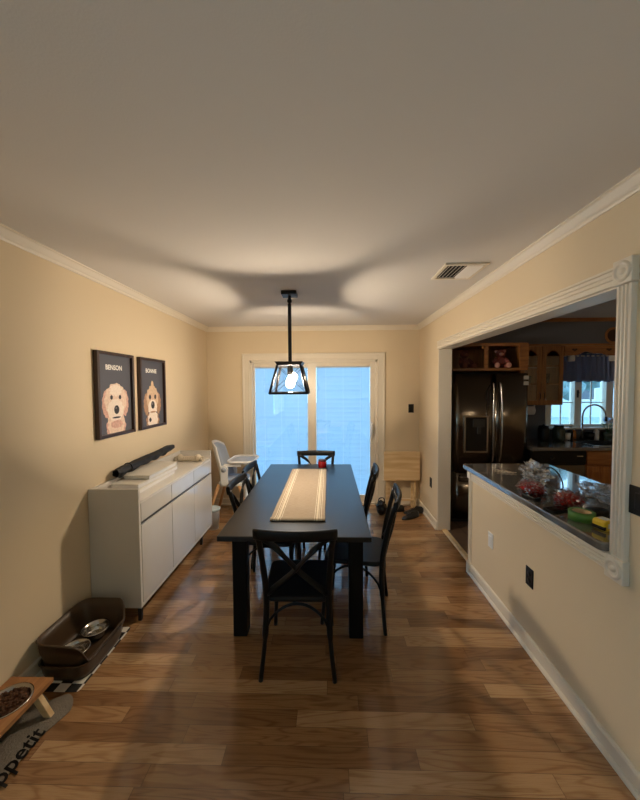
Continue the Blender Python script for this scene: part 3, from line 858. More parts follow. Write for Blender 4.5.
bn = thing('plastic_bin', 'small white plastic bin on the floor behind the far end of the sideboard', 'bin', (-1.345, 3.66, 0))
MB().lathe([(0, 0), (.062, 0), (.078, .22), (.082, .225), (.075, .225), (.06, .01), (0, .01)]).build('bin_body', mat('milky_plastic', srgb(232, 236, 238), .3), bn)
MB().lathe([(.08, .21), (.084, .215), (.086, .235), (.078, .24), (.074, .23)]).build('bin_liner', mat('pale_blue_film', srgb(200, 218, 226), .25), bn)

# ------------------------------------------------------------------ folding tray table
ft = thing('folding_tray_table', 'folded pale wooden tray table leaning on the back wall right of the sliding door', 'tray table', (.955, 4.30, 0))
lean = Matrix.Rotation(math.radians(-7), 4, 'X')
MB().box(-.235, .235, -.05, -.03, .385, .77, xf=None).build('table_board', pine, ft, bev=.004)
for sx_ in (-.19, .175):
    MB().box(sx_ - .015, sx_ + .015, -.02, .0, 0, .76).build('leg', pine, ft, bev=.003)
    MB().box(sx_ * .84 - .015, sx_ * .84 + .015, .012, .032, 0.0, .74).build('leg', pine, ft, bev=.003)
MB().box(-.178, .163, -.018, -.003, .10, .128).build('crossbar', pine, ft, bev=.003)
MB().tube([(-.19, -.01, .52), (.175, -.01, .52)], .006).tube([(-.16, .02, .70), (.15, .02, .70)], .006).box(-.2, .2, -.03, .03, .725, .745).build('pivot_rods', pine, ft)

# ------------------------------------------------------------------ shoes and bag
shoem = mat('black_shoe', srgb(20, 20, 22), .35, bump=.2, bscale=40)
solem = mat('shoe_sole', srgb(30, 30, 32), .7)
def make_shoe(label):
    t = thing('shoe', label, 'shoe', group='black shoes by the tray table')
    out = []
    for i in range(40):
        a = 2 * PI * i / 40; y = .14 * math.cos(a); x = .046 * math.sin(a) * (1 + .18 * math.cos(a)) + .008 * math.sin(PI * (y + .14) / .28)
        out.append((x, y))
    MB().slab(out, 0, .022).build('sole', solem, t, bev=.005)
    g = MB()
    def up_(u, v):
        y = -.132 + .264 * v
        th = PI * u
        hgt = .085 if v < .35 else .085 - .05 * min(1, (v - .35) / .45)
        if v > .85: hgt *= max(.25, 1 - ((v - .85) / .15) ** 2)
        if v < .06: hgt *= .8 + v * 3
        hwid = .042 * math.sqrt(max(.02, 1 - (abs(y) / .137) ** 4)) * (1 + .15 * (v - .5))
        return (hwid * math.cos(th), y, .018 + hgt * math.sin(th) ** .8)
    g.grid(16, 26, up_)
    g.build('upper', shoem, t)
    MB().slab([(x * .55, y * .38 - .065) for x, y in out], .095, .106).build('collar', solem, t, bev=.004)
    l = MB()
    for k in range(4):
        y = .0 + k * .02; z = .098 - k * .011
        l.tube([(-.024, y, z - .008), (0, y, z + .004), (.024, y, z - .008)], .003, 6)
    l.build('laces', solem, t)
    return t
s0 = make_shoe('front black shoe of the pair lying beside the right wall baseboard')
s1 = dup(s0); s1['label'] = 'rear black shoe of the pair beside the right wall baseboard'
s2 = dup(s0); s2['label'] = 'black shoe beside the black bag under the tray table'
for q in (s0, s1, s2): q.scale = (.95, .95, .72)
s0.location = (1.0, 3.975, 0); s0.rotation_euler = (0, 0, math.radians(118))
s1.location = (1.08, 4.13, 0); s1.rotation_euler = (0, 0, math.radians(100))
s2.location = (.845, 4.19, 0); s2.rotation_euler = (0, 0, math.radians(95))
bgm = mat('black_bag_leather', srgb(20, 20, 22), .25, bump=.4, bscale=25)
bg_ = thing('black_bag', 'glossy black slouched bag on the floor left of the tray table', 'bag', (.66, 4.08, 0))
MB().blob((0, 0, .09), (.065, .07, .092), sub=4, amp=.22, freq=2.2, seed=4).build('bag_body', bgm, bg_)
MB().tube(spline([(-.04, 0, .15), (-.035, -.03, .215), (.02, -.03, .222), (.04, 0, .15)], 6), .006, 8).build('bag_handle', bgm, bg_)

# ------------------------------------------------------------------ peninsula counter and its clutter
pc = MB()
poly = rrect(XR - .052, 1.90, OY0 + .008, 2.87, .03, 4)
pc.slab(poly, .902, .942)
po = pc.build('countertop', ctop, bev=.008, seg=3)
tag(po, 'dark glossy countertop on the half wall between dining room and kitchen', 'countertop')
pb = thing('peninsula_cabinet', 'oak base cabinet behind the half wall under the dark countertop', 'cabinet', (XK, OY0, 0))
MB().box(.002, .48, .02, 1.36, .0, .9).build('cabinet_box', oak, pb)
CZ = .9425
cord = MB(); pts = []
for i in range(60):
    a = i / 59
    pts.append((1.33 + .10 * a + .022 * math.sin(a * 26), 2.60 - .06 * a + .022 * math.cos(a * 21), CZ + .004 + .002 * (i % 3)))
cord.tube(spline(pts, 2), .0035, 6)
tag(cord.build('beige_cord', mat('beige_cord', srgb(206, 190, 166), .8)), 'beige cord lying loosely at the passage end of the dark countertop', 'cord')
redm = mat('red_plastic', srgb(176, 30, 24), .2, bump=.7, bscale=50, var=.25, vscale=40, coat=.5)
film = glass('clear_film', (.94, .96, .97, 1), .26, .16)
def crumple(mb, c, r, seed, amp=.35, freq=3.2):
    k = 0
    t = bmesh.new(); bmesh.ops.create_icosphere(t, subdivisions=4, radius=1); mp = {}
    for v in t.verts:
        q = v.co
        d = 1 + amp * (abs(noise.noise(q * freq + Vector((seed, 0, 0)))) * 2 - .5) + .15 * noise.noise(q * 9 + Vector((seed, 1, 0)))
        z = c[2] + q.z * r[2] * d
        mp[v] = mb.bm.verts.new((c[0] + q.x * r[0] * d, c[1] + q.y * r[1] * d, max(.001, z)))
    for f in t.faces: mb.face([mp[v] for v in f.verts], k, False)
    t.free(); return mb
def redbag(loc, rz, seed, lb):
    t = thing('red_package', lb, 'package', loc, rz, 'red plastic packages on the dark countertop')
    crumple(MB(), (0, 0, .028), (.062, .095, .03), seed).build('red_contents', redm, t)
    crumple(MB(), (0, 0, .032), (.07, .115, .038), seed + 9, .4).build('clear_wrapper', film, t)
redbag((1.30, 2.10, CZ), math.radians(-20), 3, 'red package in clear wrapping, the one farther along the dark countertop')
redbag((1.375, 1.885, CZ), math.radians(-40), 6, 'red package in clear wrapping, the one behind the green tape roll')
for i, (loc, r, lb) in enumerate((((1.47, 2.34, CZ), (.07, .11, .07), 'crumpled clear plastic bag behind the red packages, farther from the fluted casing'),
                                  ((1.63, 1.93, CZ), (.09, .17, .05), 'crumpled clear plastic bag nearer the fluted casing, behind the red packages'))):
    w = crumple(MB(), (0, 0, r[2] * .8), r, 20 + i * 7, .5, 2.6)
    tag(w.build('clear_plastic_bag', film, loc=loc), lb, 'plastic bag', 'clear plastic bags on the dark countertop')
cb = MB().tube(spline([(1.60, 2.50, CZ + .005), (1.60, 2.44, CZ + .06), (1.59, 2.34, CZ + .09), (1.57, 2.23, CZ + .06), (1.54, 2.16, CZ + .006), (1.48, 2.12, CZ + .006)], 8), .0045, 8)
tag(cb.build('black_cable', blackplastic), 'black cable arching over the clear plastic bag on the countertop', 'cable')
def slabthing(name, lb, cat, loc, rz, hx, hy, h, parts):
    t = thing(name, lb, cat, loc, rz)
    MB().slab(rrect(-hx, hx, -hy, hy, .008), 0, h).build('case', blackplastic, t, bev=.003)
    MB().slab(rrect(-hx * .8, hx * .8, -hy * .85, hy * .85, .004), h - .0005, h + .001).build(parts, mat('black_gloss', srgb(12, 12, 14), .08), t)
slabthing('black_remote', 'flat black remote at the counter edge left of the red packages', 'remote', (1.208, 1.955, CZ), math.radians(15), .022, .05, .022, 'button_face')
slabthing('black_phone', 'flat black phone lying left of the green tape roll', 'phone', (1.235, 1.78, CZ), math.radians(-70), .034, .065, .011, 'screen')
bx = thing('black_case', 'black rounded case behind the green tape roll', 'case', (1.40, 1.72, CZ), math.radians(-80))
MB().slab(rrect(-.03, .03, -.065, .065, .025), 0, .03).build('case_body', blackplastic, bx, bev=.01)
MB().box(-.0305, .0305, -.02, .02, .014, .017).build('clasp', blackplastic, bx)
tp = thing('tape_roll', 'green masking tape roll lying flat on the dark countertop', 'tape roll', (1.28, 1.66, CZ))
gm = mat('green_tape', srgb(78, 122, 44), .55, var=.1)
MB().lathe([(.040, 0), (.056, 0), (.056, .042), (.040, .042), (.040, 0)], seg=40).build('tape', gm, tp)
MB().lathe([(.035, .001), (.0395, .001), (.0395, .041), (.035, .041), (.035, .001)], seg=40).build('cardboard_core', mat('cardboard', srgb(186, 160, 120), .8), tp)
tm = thing('tape_measure', 'yellow tape measure beside the green tape roll', 'tape measure', (1.295, 1.545, CZ), math.radians(15))
ym = mat('yellow_plastic', srgb(220, 186, 40), .3, var=.08)
MB().prism(rrect(-.036, .036, 0, .05, .016), lambda u, v: (u, -.028, v), lambda u, v: (u, .028, v)).build('case', ym, tm, bev=.004)
MB().box(-.037, -.025, -.03, .03, .006, .024).build('grip', blackplastic, tm, bev=.003)
MB().box(-.015, .015, -.0285, -.028, .014, .036).box(-.016, .016, -.018, .018, .05, .0515).build('sticker', mat('silver_label', srgb(210, 210, 206), .25), tm)

# ------------------------------------------------------------------ fridge
fg = thing('refrigerator', 'dark stainless french-door refrigerator with dispenser in the kitchen', 'refrigerator', (1.88, 3.8, 0))
MB().box(-.425, .425, .075, .59, .02, 1.765).build('fridge_body', mat('dark_grey_panel', srgb(44, 44, 46), .4, .3), fg, bev=.004)
def bowed(x0, x1, z0, z1, bulge, name):
    g = MB(); n = 14; poly = [(x0, .07), (x1, .07)]
    for i in range(n + 1):
        k = i / n; x = x1 + (x0 - x1) * k
        e = min(1, min(k, 1 - k) * 8)
        poly.append((x, .012 - bulge * math.sin(PI * k) + .02 * (1 - e) ** 2))
    g.prism(poly, lambda u, v: (u, v, z0), lambda u, v: (u, v, z1))
    o = g.build(name, darksteel, fg)
    for f in o.data.polygons: f.use_smooth = len(f.vertices) == 4 and abs(f.normal.z) < .5 and f.normal.y < -.3
    return o
ld = bowed(-.425, .036, .625, 1.765, .018, 'left_door')
bowed(.044, .425, .625, 1.765, .018, 'right_door')
bowed(-.425, .425, .06, .615, .012, 'freezer_drawer')
def fhandle(x, sg):
    pts = spline([(x, .0, 1.66), (x + sg * .004, -.045, 1.60), (x + sg * .012, -.062, 1.2), (x + sg * .004, -.045, .80), (x, 0, .74)], 8)
    MB().tube(pts, .011, 10).build('door_handle', steel, fg)
fhandle(.004, -1); fhandle(.078, 1)
MB().tube(spline([(-.36, .0, .57), (-.33, -.05, .57), (0, -.06, .57), (.33, -.05, .57), (.36, 0, .57)], 8), .011, 10).build('drawer_handle', steel, fg)
dp = MB()
dp.box(-.32, -.30, -.016, .0, .85, 1.28).box(-.06, -.04, -.016, .0, .85, 1.28).box(-.30, -.06, -.016, 0, 1.26, 1.28).box(-.30, -.06, -.03, 0, .85, .872)
d_ = dp.build('dispenser_frame', steel, fg, bev=.002)
MB().box(-.30, -.06, -.0115, -.003, .872, 1.26).build('dispenser_recess', mat('recess_black', srgb(14, 14, 15), .3), d_)
MB().box(-.22, -.09, -.035, -.012, 1.15, 1.235).box(-.17, -.13, -.03, -.012, 1.07, 1.15).build('dispenser_spout', mat('grey_plastic', srgb(52, 50, 48), .35), d_, bev=.003)
MB().box(-.42, .42, .08, .55, 0, .02).build('kick_plate', blackplastic, fg)
for k, (dz, lb) in enumerate(((1.715, 'upper'), (1.65, 'lower'))):
    o = MB().box(-.028, .028, -.006, .0, -.022, .022).build('fridge_magnet', mat('magnet_paper', srgb(190, 184, 172), .6), loc=(2.268, 3.808, dz), bev=.001)
    tag(o, 'small pale magnet at the top right corner of the refrigerator, %s one' % lb, 'magnet', 'magnets on the refrigerator')

# ------------------------------------------------------------------ cabinets over fridge and counter
oc = thing('open_wall_cabinet', 'open oak wall cabinet above the refrigerator', 'cabinet', (1.84, 3.86, 1.80))
b = MB(); hwc = .475
b.box(-hwc, hwc, .0, .55, 0, .02).box(-hwc, hwc, 0, .55, .30, .32).box(-hwc, -hwc + .02, 0, .55, .02, .30).box(hwc - .02, hwc, 0, .55, .02, .30).box(-hwc + .02, hwc - .02, .53, .55, .02, .30)
b.build('cabinet_box', oak, oc)
f = MB()
f.box(-hwc, hwc, -.018, 0, 0, .03).box(-hwc, hwc, -.018, 0, .285, .32).box(-hwc, -hwc + .04, -.018, 0, .03, .285).box(hwc - .10, hwc, -.018, 0, .03, .285).box(-.03, .015, -.018, 0, .03, .285)
f.build('face_frame', oakx, oc, bev=.002)
MB().lathe([(0, 0), (.014, 0), (.02, .012), (.0, .02)], seg=14).build('knob', oak, oc, loc=(-.05, -.018, .27), rot=(PI / 2, 0, 0))
def plush(label, loc, cbody, cface, rz):
    t = thing('plush_toy', label, 'stuffed toy', loc, rz)
    pm = mat('plush_' + label[:6], cbody, .95, bump=.6, bscale=90); pm2 = mat('plushb_' + label[:6], cface, .95, bump=.5, bscale=90)
    MB().blob((0, 0, .075), (.055, .05, .07), sub=3, amp=.06, freq=3).build('body', pm, t)
    hd = MB().blob((0, -.01, .18), (.05, .047, .048), sub=3, amp=.05, freq=3).build('head', pm, t)
    MB().blob((0, -.05, .17), (.026, .018, .02), sub=3).build('muzzle', pm2, hd)
    MB().blob((-.018, -.052, .192), (.005, .004, .005), sub=2).blob((.018, -.052, .192), (.005, .004, .005), sub=2).build('eyes', blackplastic, hd)
    for sg in (-1, 1):
        MB().blob((sg * .045, 0, .21), (.02, .012, .02), sub=2).build('ear', pm2, hd)
        MB().tube([(sg * .045, -.01, .12), (sg * .075, -.035, .085), (sg * .07, -.06, .06)], [.02, .02, .022], 10).build('arm', pm, t)
        MB().tube([(sg * .03, -.02, .03), (sg * .05, -.07, .028), (sg * .06, -.10, .03)], [.028, .026, .03], 10).build('leg', pm, t)
        MB().blob((sg * .062, -.118, .034), (.03, .018, .034), sub=2).build('foot', pm2, t)
    return t
plush('pink plush toy sitting in the right bay of the open cabinet above the refrigerator', (2.07, 4.0, 1.83), srgb(170, 90, 80), srgb(226, 160, 140), -.2)
plush('brown plush toy in the dark left bay of the open cabinet above the refrigerator', (1.66, 4.05, 1.83), srgb(120, 62, 46), srgb(150, 86, 62), .2)
gc = thing('glass_door_cabinet', 'oak wall cabinet with two arched glass doors left of the kitchen window', 'cabinet', (2.36, 4.1, 1.38))
b = MB(); GW, GH = .525, .735
b.box(0, GW, 0, .31, 0, .018).box(0, GW, 0, .31, GH - .018, GH).box(0, .018, 0, .31, .018, GH - .018).box(GW - .018, GW, 0, .31, .018, GH - .018).box(.018, GW - .018, .295, .31, .018, GH - .018)
for z in (.25, .47): b.box(.018, GW - .018, .03, .295, z, z + .015)
b.build('cabinet_box', oak, gc)
for k in range(2):
    x0, x1 = .003 + k * .262, .259 + k * .262
    d = MB(); st = .05
    d.box(x0, x0 + st, -.02, -.001, 0.003, GH - .003).box(x1 - st, x1, -.02, -.001, .003, GH - .003).box(x0 + st, x1 - st, -.02, -.001, .003, .06)
    # arched top rail
    pr = [(x0 + st, GH - .003), (x0 + st, GH - .13)]
    for i in range(13):
        a = i / 12; x = x0 + st + (x1 - x0 - 2 * st) * a
        sh = .0 if a < .12 or a > .88 else math.sin(PI * (a - .12) / .76) ** .7
        pr.append((x, GH - .125 + .065 * sh))
    pr += [(x1 - st, GH - .13), (x1 - st, GH - .003)]
    d.prism(pr, lambda u, v: (u, -.02, v), lambda u, v: (u, -.001, v))
    D = d.build('door', oak, gc, bev=.002)
    MB().box(x0 + st - .004, x1 - st + .004, -.012, -.009, .055, GH - .06).build('door_glass', glassm, D)
    MB().box(x0 + st, x1 - st, -.016, -.006, .255, .268).box(x0 + st, x1 - st, -.016, -.006, .475, .488).build('glazing_bar', oakx, D)
    hx = x1 - .022 if k == 0 else x0 + .022
    MB().tube([(hx, -.02, .07), (hx, -.04, .085), (hx, -.04, .14), (hx, -.02, .155)], .0045, 8).build('pull_handle', blackmetal, D)
cup = MB().lathe([(0, 0), (.03, 0), (.036, .08), (.033, .08), (.028, .006), (0, .006)], loc if 0 else (0, 0, 0)).tube([(.034, 0, .065), (.055, 0, .055), (.055, 0, .03), (.032, 0, .02)], .005, 8)
tag(cup.build('white_cup', whiteplastic, loc=(2.68, 4.17, 1.399)), 'white cup on the bottom shelf inside the glass door cabinet', 'cup')
for i, (x, z, h, r) in enumerate(((2.48, 1.6455, .12, .035), (2.56, 1.6455, .1, .03), (2.72, 1.6455, .13, .032), (2.79, 1.6455, .13, .032), (2.74, 1.8655, .1, .04))):
    lb = ['tall dark tumbler on the middle cabinet shelf, left door', 'shorter dark tumbler on the middle cabinet shelf, left door', 'smoky tumbler on the middle cabinet shelf behind the right door, left of two', 'smoky tumbler on the middle cabinet shelf behind the right door, right of two', 'wide dark tumbler on the top cabinet shelf behind the right door'][i]
    o = MB().lathe([(0, 0), (r * .85, 0), (r, h), (r * .93, h), (r * .8, .006), (0, .006)], seg=20).build('tumbler', mat('smoky_glass', srgb(60, 58, 56), .1, var=.1), loc=(x, 4.24, z))
    tag(o, lb, 'glass', 'tumblers in the glass door cabinet')
pt = thing('paper_towel_roll', 'white paper towel roll mounted under the glass door cabinet', 'paper towel', (2.36, 4.22, 1.305))
MB().lathe([(.02, .04), (.055, .04), (.055, .25), (.02, .25), (.02, .04)], axis='x').build('roll', mat('paper', srgb(226, 222, 214), .95, bump=.2), pt)
MB().tube([(.02, 0, 0), (.27, 0, 0)], .008).box(.02, .028, -.01, .01, 0, .075).box(.262, .27, -.01, .01, 0, .075).build('holder', whiteplastic, pt)

# unseen lamp added at the kitchen rear to brighten the kitchen and fridge doors
kl = thing('added_fill_lamp', 'unseen round fill lamp added on the ceiling at the rear of the kitchen', 'lamp', (2.9, .1, ZC))
MB().lathe([(0, -.03), (.15, -.03), (.16, -.02), (.16, 0), (0, 0)]).build('fill_lamp_base', whiteplastic, kl)
MB().lathe([(0, -.11), (.07, -.10), (.12, -.07), (.14, -.03)]).build('fill_lamp_diffuser', mat('fill_lamp_glow', (1, 1, 1, 1), .5, emit=(1, .78, .52, 1), estr=32), kl)

# soffit and trims
struct(MB().box(XK, KR, 4.075, YB, 2.125, ZC).build('wall_soffit', kpaint))
struct(MB().box(XK, KR, 4.05, 4.075, ZC - .045, ZC).build('trim_12', oakx, bev=.006))
struct(MB().box(XK, KR, 4.06, 4.1, 2.105, 2.13).build('trim_13', oakx, bev=.004))
# wooden valance board with solid hearts coloured dark like shaded cut-outs
vb = thing('valance_board', 'scalloped oak valance board with heart shapes above the kitchen window', 'valance board', (2.89, 4.08, 2.105))
pv = [(0, 0), (0, -.12)]
for i in range(61):
    x = 1.19 * i / 60; ph = (x % .595) / .595
    pv.append((x, -.075 - .045 * abs(math.cos(PI * ph)) ** 1.3 + (.012 * math.sin(6 * PI * ph) if .2 < ph < .8 else 0)))
pv += [(1.19, 0)]
MB().prism(pv, lambda u, v: (u, 0, v), lambda u, v: (u, .018, v)).build('board', oakx, vb, bev=.002)
def heart(cx, cz, s):
    out = []
    for i in range(24):
        a = 2 * PI * i / 24
        out.append((cx + s * 16 * math.sin(a) ** 3 / 17 * 1.3, cz + s * (13 * math.cos(a) - 5 * math.cos(2 * a) - 2 * math.cos(3 * a) - math.cos(4 * a)) / 17 * .8))
    return out
hm = mat('heart_dark', srgb(58, 30, 16), .6)
for cx in (.12, .53, .72, 1.1):
    MB().prism(heart(cx, -.048, .028), lambda u, v: (u, -.001, v), lambda u, v: (u, .004, v)).build('heart', hm, vb)
# blue curtain valance
cv = thing('blue_valance', 'short gathered blue curtain across the top of the kitchen window', 'curtain', (2.90, 4.30, 1.67))
def pleat(u, v):
    x = 1.15 * u; a = .016 + .012 * (1 - v)
    return (x, a * math.sin(u * 120 + 2.5 * noise.noise(Vector((u * 9, v, 0)))) + .01 * noise.noise(Vector((u * 20, v * 3, 2))), .36 * v + .006 * math.sin(u * 60))
MB().grid(220, 10, pleat).build('curtain', mat('blue_cloth', srgb(122, 130, 160), .9, bump=.2), cv, solid=.002)
MB().tube([(-.01, 0, .33), (1.16, 0, .33)], .008).build('rod', white, cv)
for x, lb in ((3.06, 'left'), (3.57, 'right')):
    t = thing('hanging_spot_lamp', 'small white cylinder lamp hanging before the blue curtain, %s one' % lb, 'lamp', (x, 4.2, 2.125), group='white lamps over the kitchen window')
    MB().lathe([(0, -.20), (.034, -.20), (.038, -.195), (.038, -.08), (.03, -.07), (0, -.07)], seg=20).build('lamp_shade', whiteplastic, t)
    MB().tube([(0, 0, 0), (0, 0, -.075)], .006).build('stem', whiteplastic, t)
ck = thing('round_wall_plate', 'round wooden plate on the soffit above the kitchen window', 'wall decoration', (3.46, 4.074, 2.225))
MB().lathe([(0, .006), (.07, .006), (.085, .014), (.098, .012), (.1, 0), (0, 0)], seg=32).build('plate', oak, ck, rot=(PI / 2, 0, 0))
MB().lathe([(.066, .006), (.07, .011), (.074, .009)], seg=32).build('plate_ring', hm, ck, rot=(PI / 2, 0, 0))

# kitchen window
wn_ = sempty('window_1', (0, YB, 0))
f = MB()
f.box(WX0 - .02, WX1, -.012, .0, WZ1, WZ1 + .06).box(WX0 - .06, WX0, -.012, 0, WZ0 - .02, WZ1 + .06)
f.box(WX0, WX0 + .03, .02, .1, WZ0, WZ1).box(WX1 - .03, WX1, .02, .1, WZ0, WZ1).box(WX0, WX1, .02, .1, WZ1 - .03, WZ1).box(WX0, WX1, .02, .1, WZ0, WZ0 + .03)
f.box(3.275, 3.365, .0, .1, WZ0, WZ1).box(3.685, 3.775, .0, .1, WZ0, WZ1)
f.build('window_frame', white, wn_, bev=.003)
f = MB()
for x0, x1 in ((WX0 + .03, 3.275), (3.365, 3.685), (3.775, WX1 - .03)):
    xm = (x0 + x1) / 2
    f.box(xm - .006, xm + .006, .045, .06, WZ0 + .03, WZ1 - .03).box(x0, x1, .045, .06, 1.385, 1.397).box(x0, x1, .045, .06, 1.68, 1.692)
    MB().box(x0, x1, .062, .065, WZ0 + .03, WZ1 - .03).build('window_pane', glassm, wn_)
f.build('window_muntins', white, wn_)
MB().box(3.30, 3.32, -.012, 0, 1.46, 1.56).box(3.305, 3.315, -.03, -.012, 1.52, 1.53).build('window_latch', blackmetal, wn_, bev=.002)
MB().box(WX0 - .06, WX1 + .06, -.09, .02, WZ0 - .025, WZ0).build('window_sill', white, wn_, bev=.003)

# counter under the window, dishwasher, cabinet, sink, faucet
kc = MB()
SX0, SX1, SY0, SY1 = 3.10, 3.78, 3.86, 4.24
kc.box(2.335, SX0, 3.77, 4.415, .875, .912).box(SX1, KR - .002, 3.77, 4.415, .875, .912).box(SX0, SX1, 3.77, SY0, .875, .912).box(SX0, SX1, SY1, 4.415, .875, .912)
tag(kc.build('kitchen_countertop', ctop), 'grey countertop under the kitchen window', 'countertop')
dw = thing('dishwasher', 'black and steel dishwasher below the kitchen counter beside the refrigerator', 'dishwasher', (2.655, 3.80, 0))
MB().box(-.305, .305, .03, .56, .1, .87).build('dishwasher_body', blackplastic, dw)
MB().box(-.305, .305, 0, .03, .12, .70).build('dishwasher_door', darksteel, dw, bev=.004)
MB().box(-.305, .305, -.006, .03, .705, .865).build('control_panel', blackplastic, dw, bev=.006)
MB().box(-.2, .2, -.02, -.006, .70, .72).build('handle', blackplastic, dw, bev=.004)
MB().box(.2, .27, -.0075, -.006, .80, .812).build('badge', steel, dw)
MB().lathe([(0, 0), (.022, 0), (.018, .015), (0, .015)], seg=16).build('dial', blackplastic, dw, loc=(-.08, -.006, .79), rot=(PI / 2, 0, 0))
MB().box(-.3, .3, .06, .1, 0, .1).build('kick_plate', blackplastic, dw)
sc_ = thing('sink_cabinet', 'honey oak base cabinet below the kitchen sink', 'cabinet', (2.965, 3.80, 0))
MB().box(0, .95, .02, .6, .1, .62).box(0, .02, .02, .6, .62, .874).box(.93, .95, .02, .6, .62, .874).box(.02, .93, .02, .04, .62, .874).box(0, .95, .07, .6, 0, .1).build('cabinet_box', oak, sc_)
for k in range(2):
    x0, x1 = .012 + k * .47, .462 + k * .47
    MB().box(x0, x1, .0, .019, .70, .86).build('false_drawer', oakx, sc_, bev=.004)
    d = MB().box(x0, x1, .0, .019, .12, .685).build('door', oak, sc_, bev=.004)
    MB().box(x0 + .06, x1 - .06, -.006, .0, .18, .625).build('door_panel', oak, d, bev=.005)
    MB().lathe([(0, 0), (.012, 0), (.014, .014), (0, .02)], seg=14).build('knob', blackmetal, d, loc=(x1 - .03 if k == 0 else x0 + .03, .0, .64), rot=(PI / 2, 0, 0))
sk = thing('kitchen_sink', 'drop-in steel sink in the counter under the kitchen window', 'sink', (0, 0, 0))
s = MB()
s.box(SX0 - .02, SX1 + .02, SY0 - .02, SY0 + .008, .9125, .918).box(SX0 - .02, SX1 + .02, SY1 - .008, SY1 + .02, .9125, .918).box(SX0 - .02, SX0 + .008, SY0, SY1, .9125, .918).box(SX1 - .008, SX1 + .02, SY0, SY1, .9125, .918)
s.build('sink_rim', steel, sk)
s = MB()
s.box(SX0 + .002, SX1 - .002, SY0 + .002, SY1 - .002, .70, .704).box(SX0 + .002, SX0 + .006, SY0 + .002, SY1 - .002, .70, .913).box(SX1 - .006, SX1 - .002, SY0 + .002, SY1 - .002, .70, .913).box(SX0 + .002, SX1 - .002, SY0 + .002, SY0 + .006, .70, .913).box(SX0 + .002, SX1 - .002, SY1 - .006, SY1 - .002, .70, .913)
s.build('basin', steel, sk)
fc = thing('kitchen_faucet', 'tall gooseneck kitchen faucet in front of the window', 'faucet', (3.30, 4.31, .9125))
MB().slab(rrect(-.10, .10, -.03, .03, .02), 0, .008).lathe([(0, .008), (.026, .008), (.022, .05), (.018, .06), (0, .06)], seg=18).build('faucet_base', blackmetal, fc)
MB().tube([(0, 0, .05), (0, 0, .2)], .013).tube(spline([(0, 0, .2), (.0, -.005, .34), (.03, -.03, .425), (.10, -.06, .46), (.17, -.09, .425), (.205, -.10, .36), (.212, -.105, .30)], 6), .011, 10).build('spout', steel, fc)
MB().tube([(.212, -.105, .31), (.214, -.106, .25)], .015, 12).build('spray_head', blackmetal, fc)
MB().tube([(.02, 0, .045), (.07, 0, .07)], .007).build('lever', blackmetal, fc)
# bottles and pots along the splash wall
def bottle(name, lb, cat, x, y, prof, m, capm=None, cap=None, z=.9125):
    t = thing(name, lb, cat, (x, y, z), group='bottles and jars behind the kitchen sink')
    MB().lathe(prof, seg=20).build('container', m, t)
    if cap: MB().lathe(cap, seg=16).build('cap', capm, t)
    return t
jarm = mat('dark_green_glass', srgb(52, 62, 54), .1, var=.2)
bottle('dark_canister', 'dark round canister at the left end of the window counter', 'canister', 2.78, 4.27, [(0, 0), (.06, 0), (.065, .02), (.065, .15), (.055, .17), (0, .17)], blackplastic, blackplastic, [(0, .17), (.058, .17), (.058, .19), (.015, .195), (.012, .21), (0, .21)])
bottle('storage_jar', 'greenish glass storage jar below the left window pane', 'jar', 2.96, 4.25, [(0, 0), (.06, 0), (.072, .03), (.07, .15), (.05, .18), (0, .18)], jarm, blackplastic, [(0, .18), (.054, .18), (.054, .2), (0, .2)])
bottle('white_mug', 'white mug on the counter below the kitchen window', 'mug', 3.10, 4.30, [(0, 0), (.036, 0), (.04, .09), (.036, .09), (.032, .01), (0, .01)], whiteplastic).children[0]
bottle('dark_bottle', 'dark bottle standing right of the white mug', 'bottle', 3.19, 4.365, [(0, 0), (.028, 0), (.03, .10), (.012, .13), (.012, .15), (0, .15)], blackplastic, blackplastic, [(0, .15), (.014, .15), (.014, .165), (0, .165)])
bottle('soap_bottle', 'orange soap bottle left of the faucet', 'bottle', 3.245, 4.375, [(0, 0), (.02, 0), (.024, .02), (.022, .10), (.01, .12), (0, .12)], mat('orange_liquid', srgb(206, 120, 50), .2), whiteplastic, [(0, .12), (.011, .12), (.011, .14), (0, .142)])
bottle('black_pot', 'black pot behind the faucet', 'pot', 3.435, 4.355, [(0, 0), (.045, 0), (.052, .09), (.048, .09), (.04, .01), (0, .01)], blackplastic)
bottle('white_bottle', 'white lotion bottle right of the faucet', 'bottle', 3.505, 4.34, [(0, 0), (.028, 0), (.03, .02), (.03, .11), (.012, .13), (0, .13)], whiteplastic, whiteplastic, [(0, .13), (.008, .13), (.008, .15), (.018, .155), (0, .16)])
fp = thing('potted_flower', 'potted plant with pale blue flowers beside the kitchen sink', 'plant', (3.63, 4.31, .9125))
MB().lathe([(0, 0), (.05, 0), (.066, .10), (.06, .10), (.05, .09), (0, .09)], seg=20).build('pot', jarm, fp)
lm = mat('leaf_green', srgb(60, 96, 60), .6, var=.3)
lf = MB(); fl = MB()
random.seed(5)
for k in range(26):
    a = random.random() * 2 * PI; r = .03 + .05 * random.random(); z = .12 + .1 * random.random()
    c = Vector((r * math.cos(a), r * math.sin(a) * .8, z)); d = Vector((math.cos(a), math.sin(a), .3)).normalized(); sd = d.cross(Vector((0, 0, 1))).normalized()
    V = [lf.bm.verts.new(q) for q in (c - d * .03, c + sd * .016, c + d * .035, c - sd * .016)]
    lf.face(V)
    if k % 5 == 0: lf.tube([(0, 0, .08), c], .003, 5)
lf.build('leaves', lm, fp)
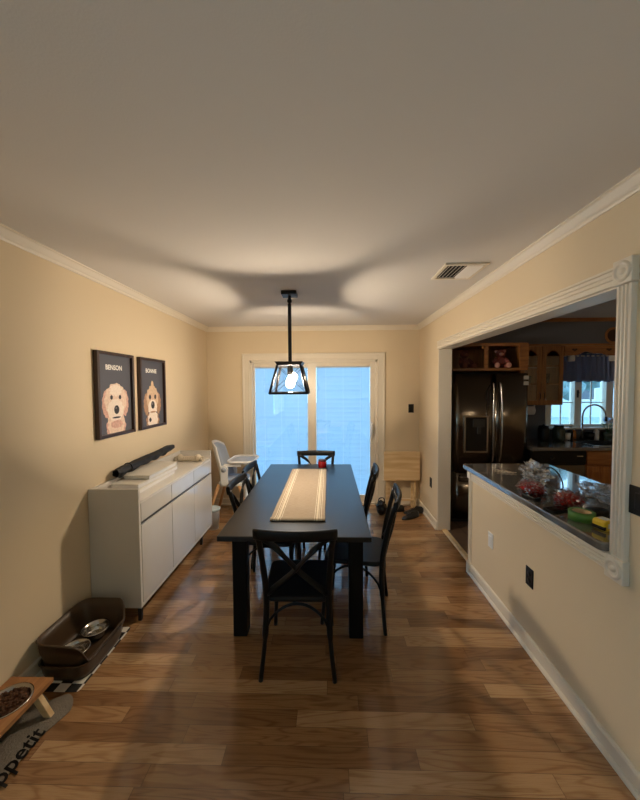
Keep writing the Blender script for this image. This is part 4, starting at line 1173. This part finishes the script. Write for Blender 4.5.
for k in range(9):
    a = k * .75; fl.blob((.035 * math.cos(a), .03 * math.sin(a), .25 + .025 * math.sin(k * 2.1)), (.022, .022, .018), sub=2, amp=.4, freq=4, seed=k)
fl.build('flower_head', mat('pale_blue_petal', srgb(186, 204, 230), .7), fp)

# ------------------------------------------------------------------ outdoors
struct(MB().box(-30, 30, YB + .2, 40, -.5, -.3).build('ground', mat('lawn', srgb(150, 168, 160), .95, bump=.4, var=.3, vscale=2)))
struct(MB().box(-2.5, 2.5, YB + .14, 8, -.3, -.08).build('ground_patio', mat('patio_concrete', srgb(190, 196, 196), .9, bump=.2, var=.1)))
hs = thing('neighbour_house', 'pale house seen beyond the kitchen window', 'house', (13.5, 20, -.3))
sid = mat('house_siding', srgb(198, 206, 210), .8)
MB().box(-4, 4, 0, 6, 0, 3.2).build('house_wall', sid, hs)
MB().prism([(-4.4, 3.1), (4.4, 3.1), (0, 5.4)], lambda u, v: (u, -.4, v), lambda u, v: (u, 6.4, v)).build('roof', mat('house_roof', srgb(120, 120, 128), .9), hs)
for x in (-2.5, 1.5):
    w_ = MB().box(x, x + 1, -.05, .02, 1, 2.2).build('house_window', white, hs)
    MB().box(x + .08, x + .92, -.06, -.05, 1.08, 2.12).build('house_pane', mat('house_glass', srgb(60, 76, 90), .1), w_)
def tree(x, y, h, r, lb, seed):
    t = thing('garden_tree', lb, 'tree', (x, y, -.3), group='trees outside the kitchen window')
    MB().tube([(0, 0, 0), (.05, 0, h * .4), (0, .05, h * .75)], [.14, .1, .05], 8).build('trunk', mat('bark', srgb(90, 76, 62), .9), t)
    cr = MB()
    random.seed(seed)
    for k in range(60):
        a = random.random() * 2 * PI; q = r * math.sqrt(random.random()); z = h * (.45 + .5 * random.random())
        cr.blob((q * math.cos(a), q * math.sin(a), z), (r * .28, r * .28, r * .2), sub=2, amp=.6, freq=3, seed=k + seed)
    cr.build('crown', mat('tree_leaf', srgb(112, 138, 140), .8, var=.3), t)
tree(9.2, 12.5, 4.2, 1.1, 'leafy tree outside, straight beyond the right window pane', 3)
tree(6.9, 10.5, 3.6, .9, 'smaller leafy tree outside, beyond the left window pane', 9)
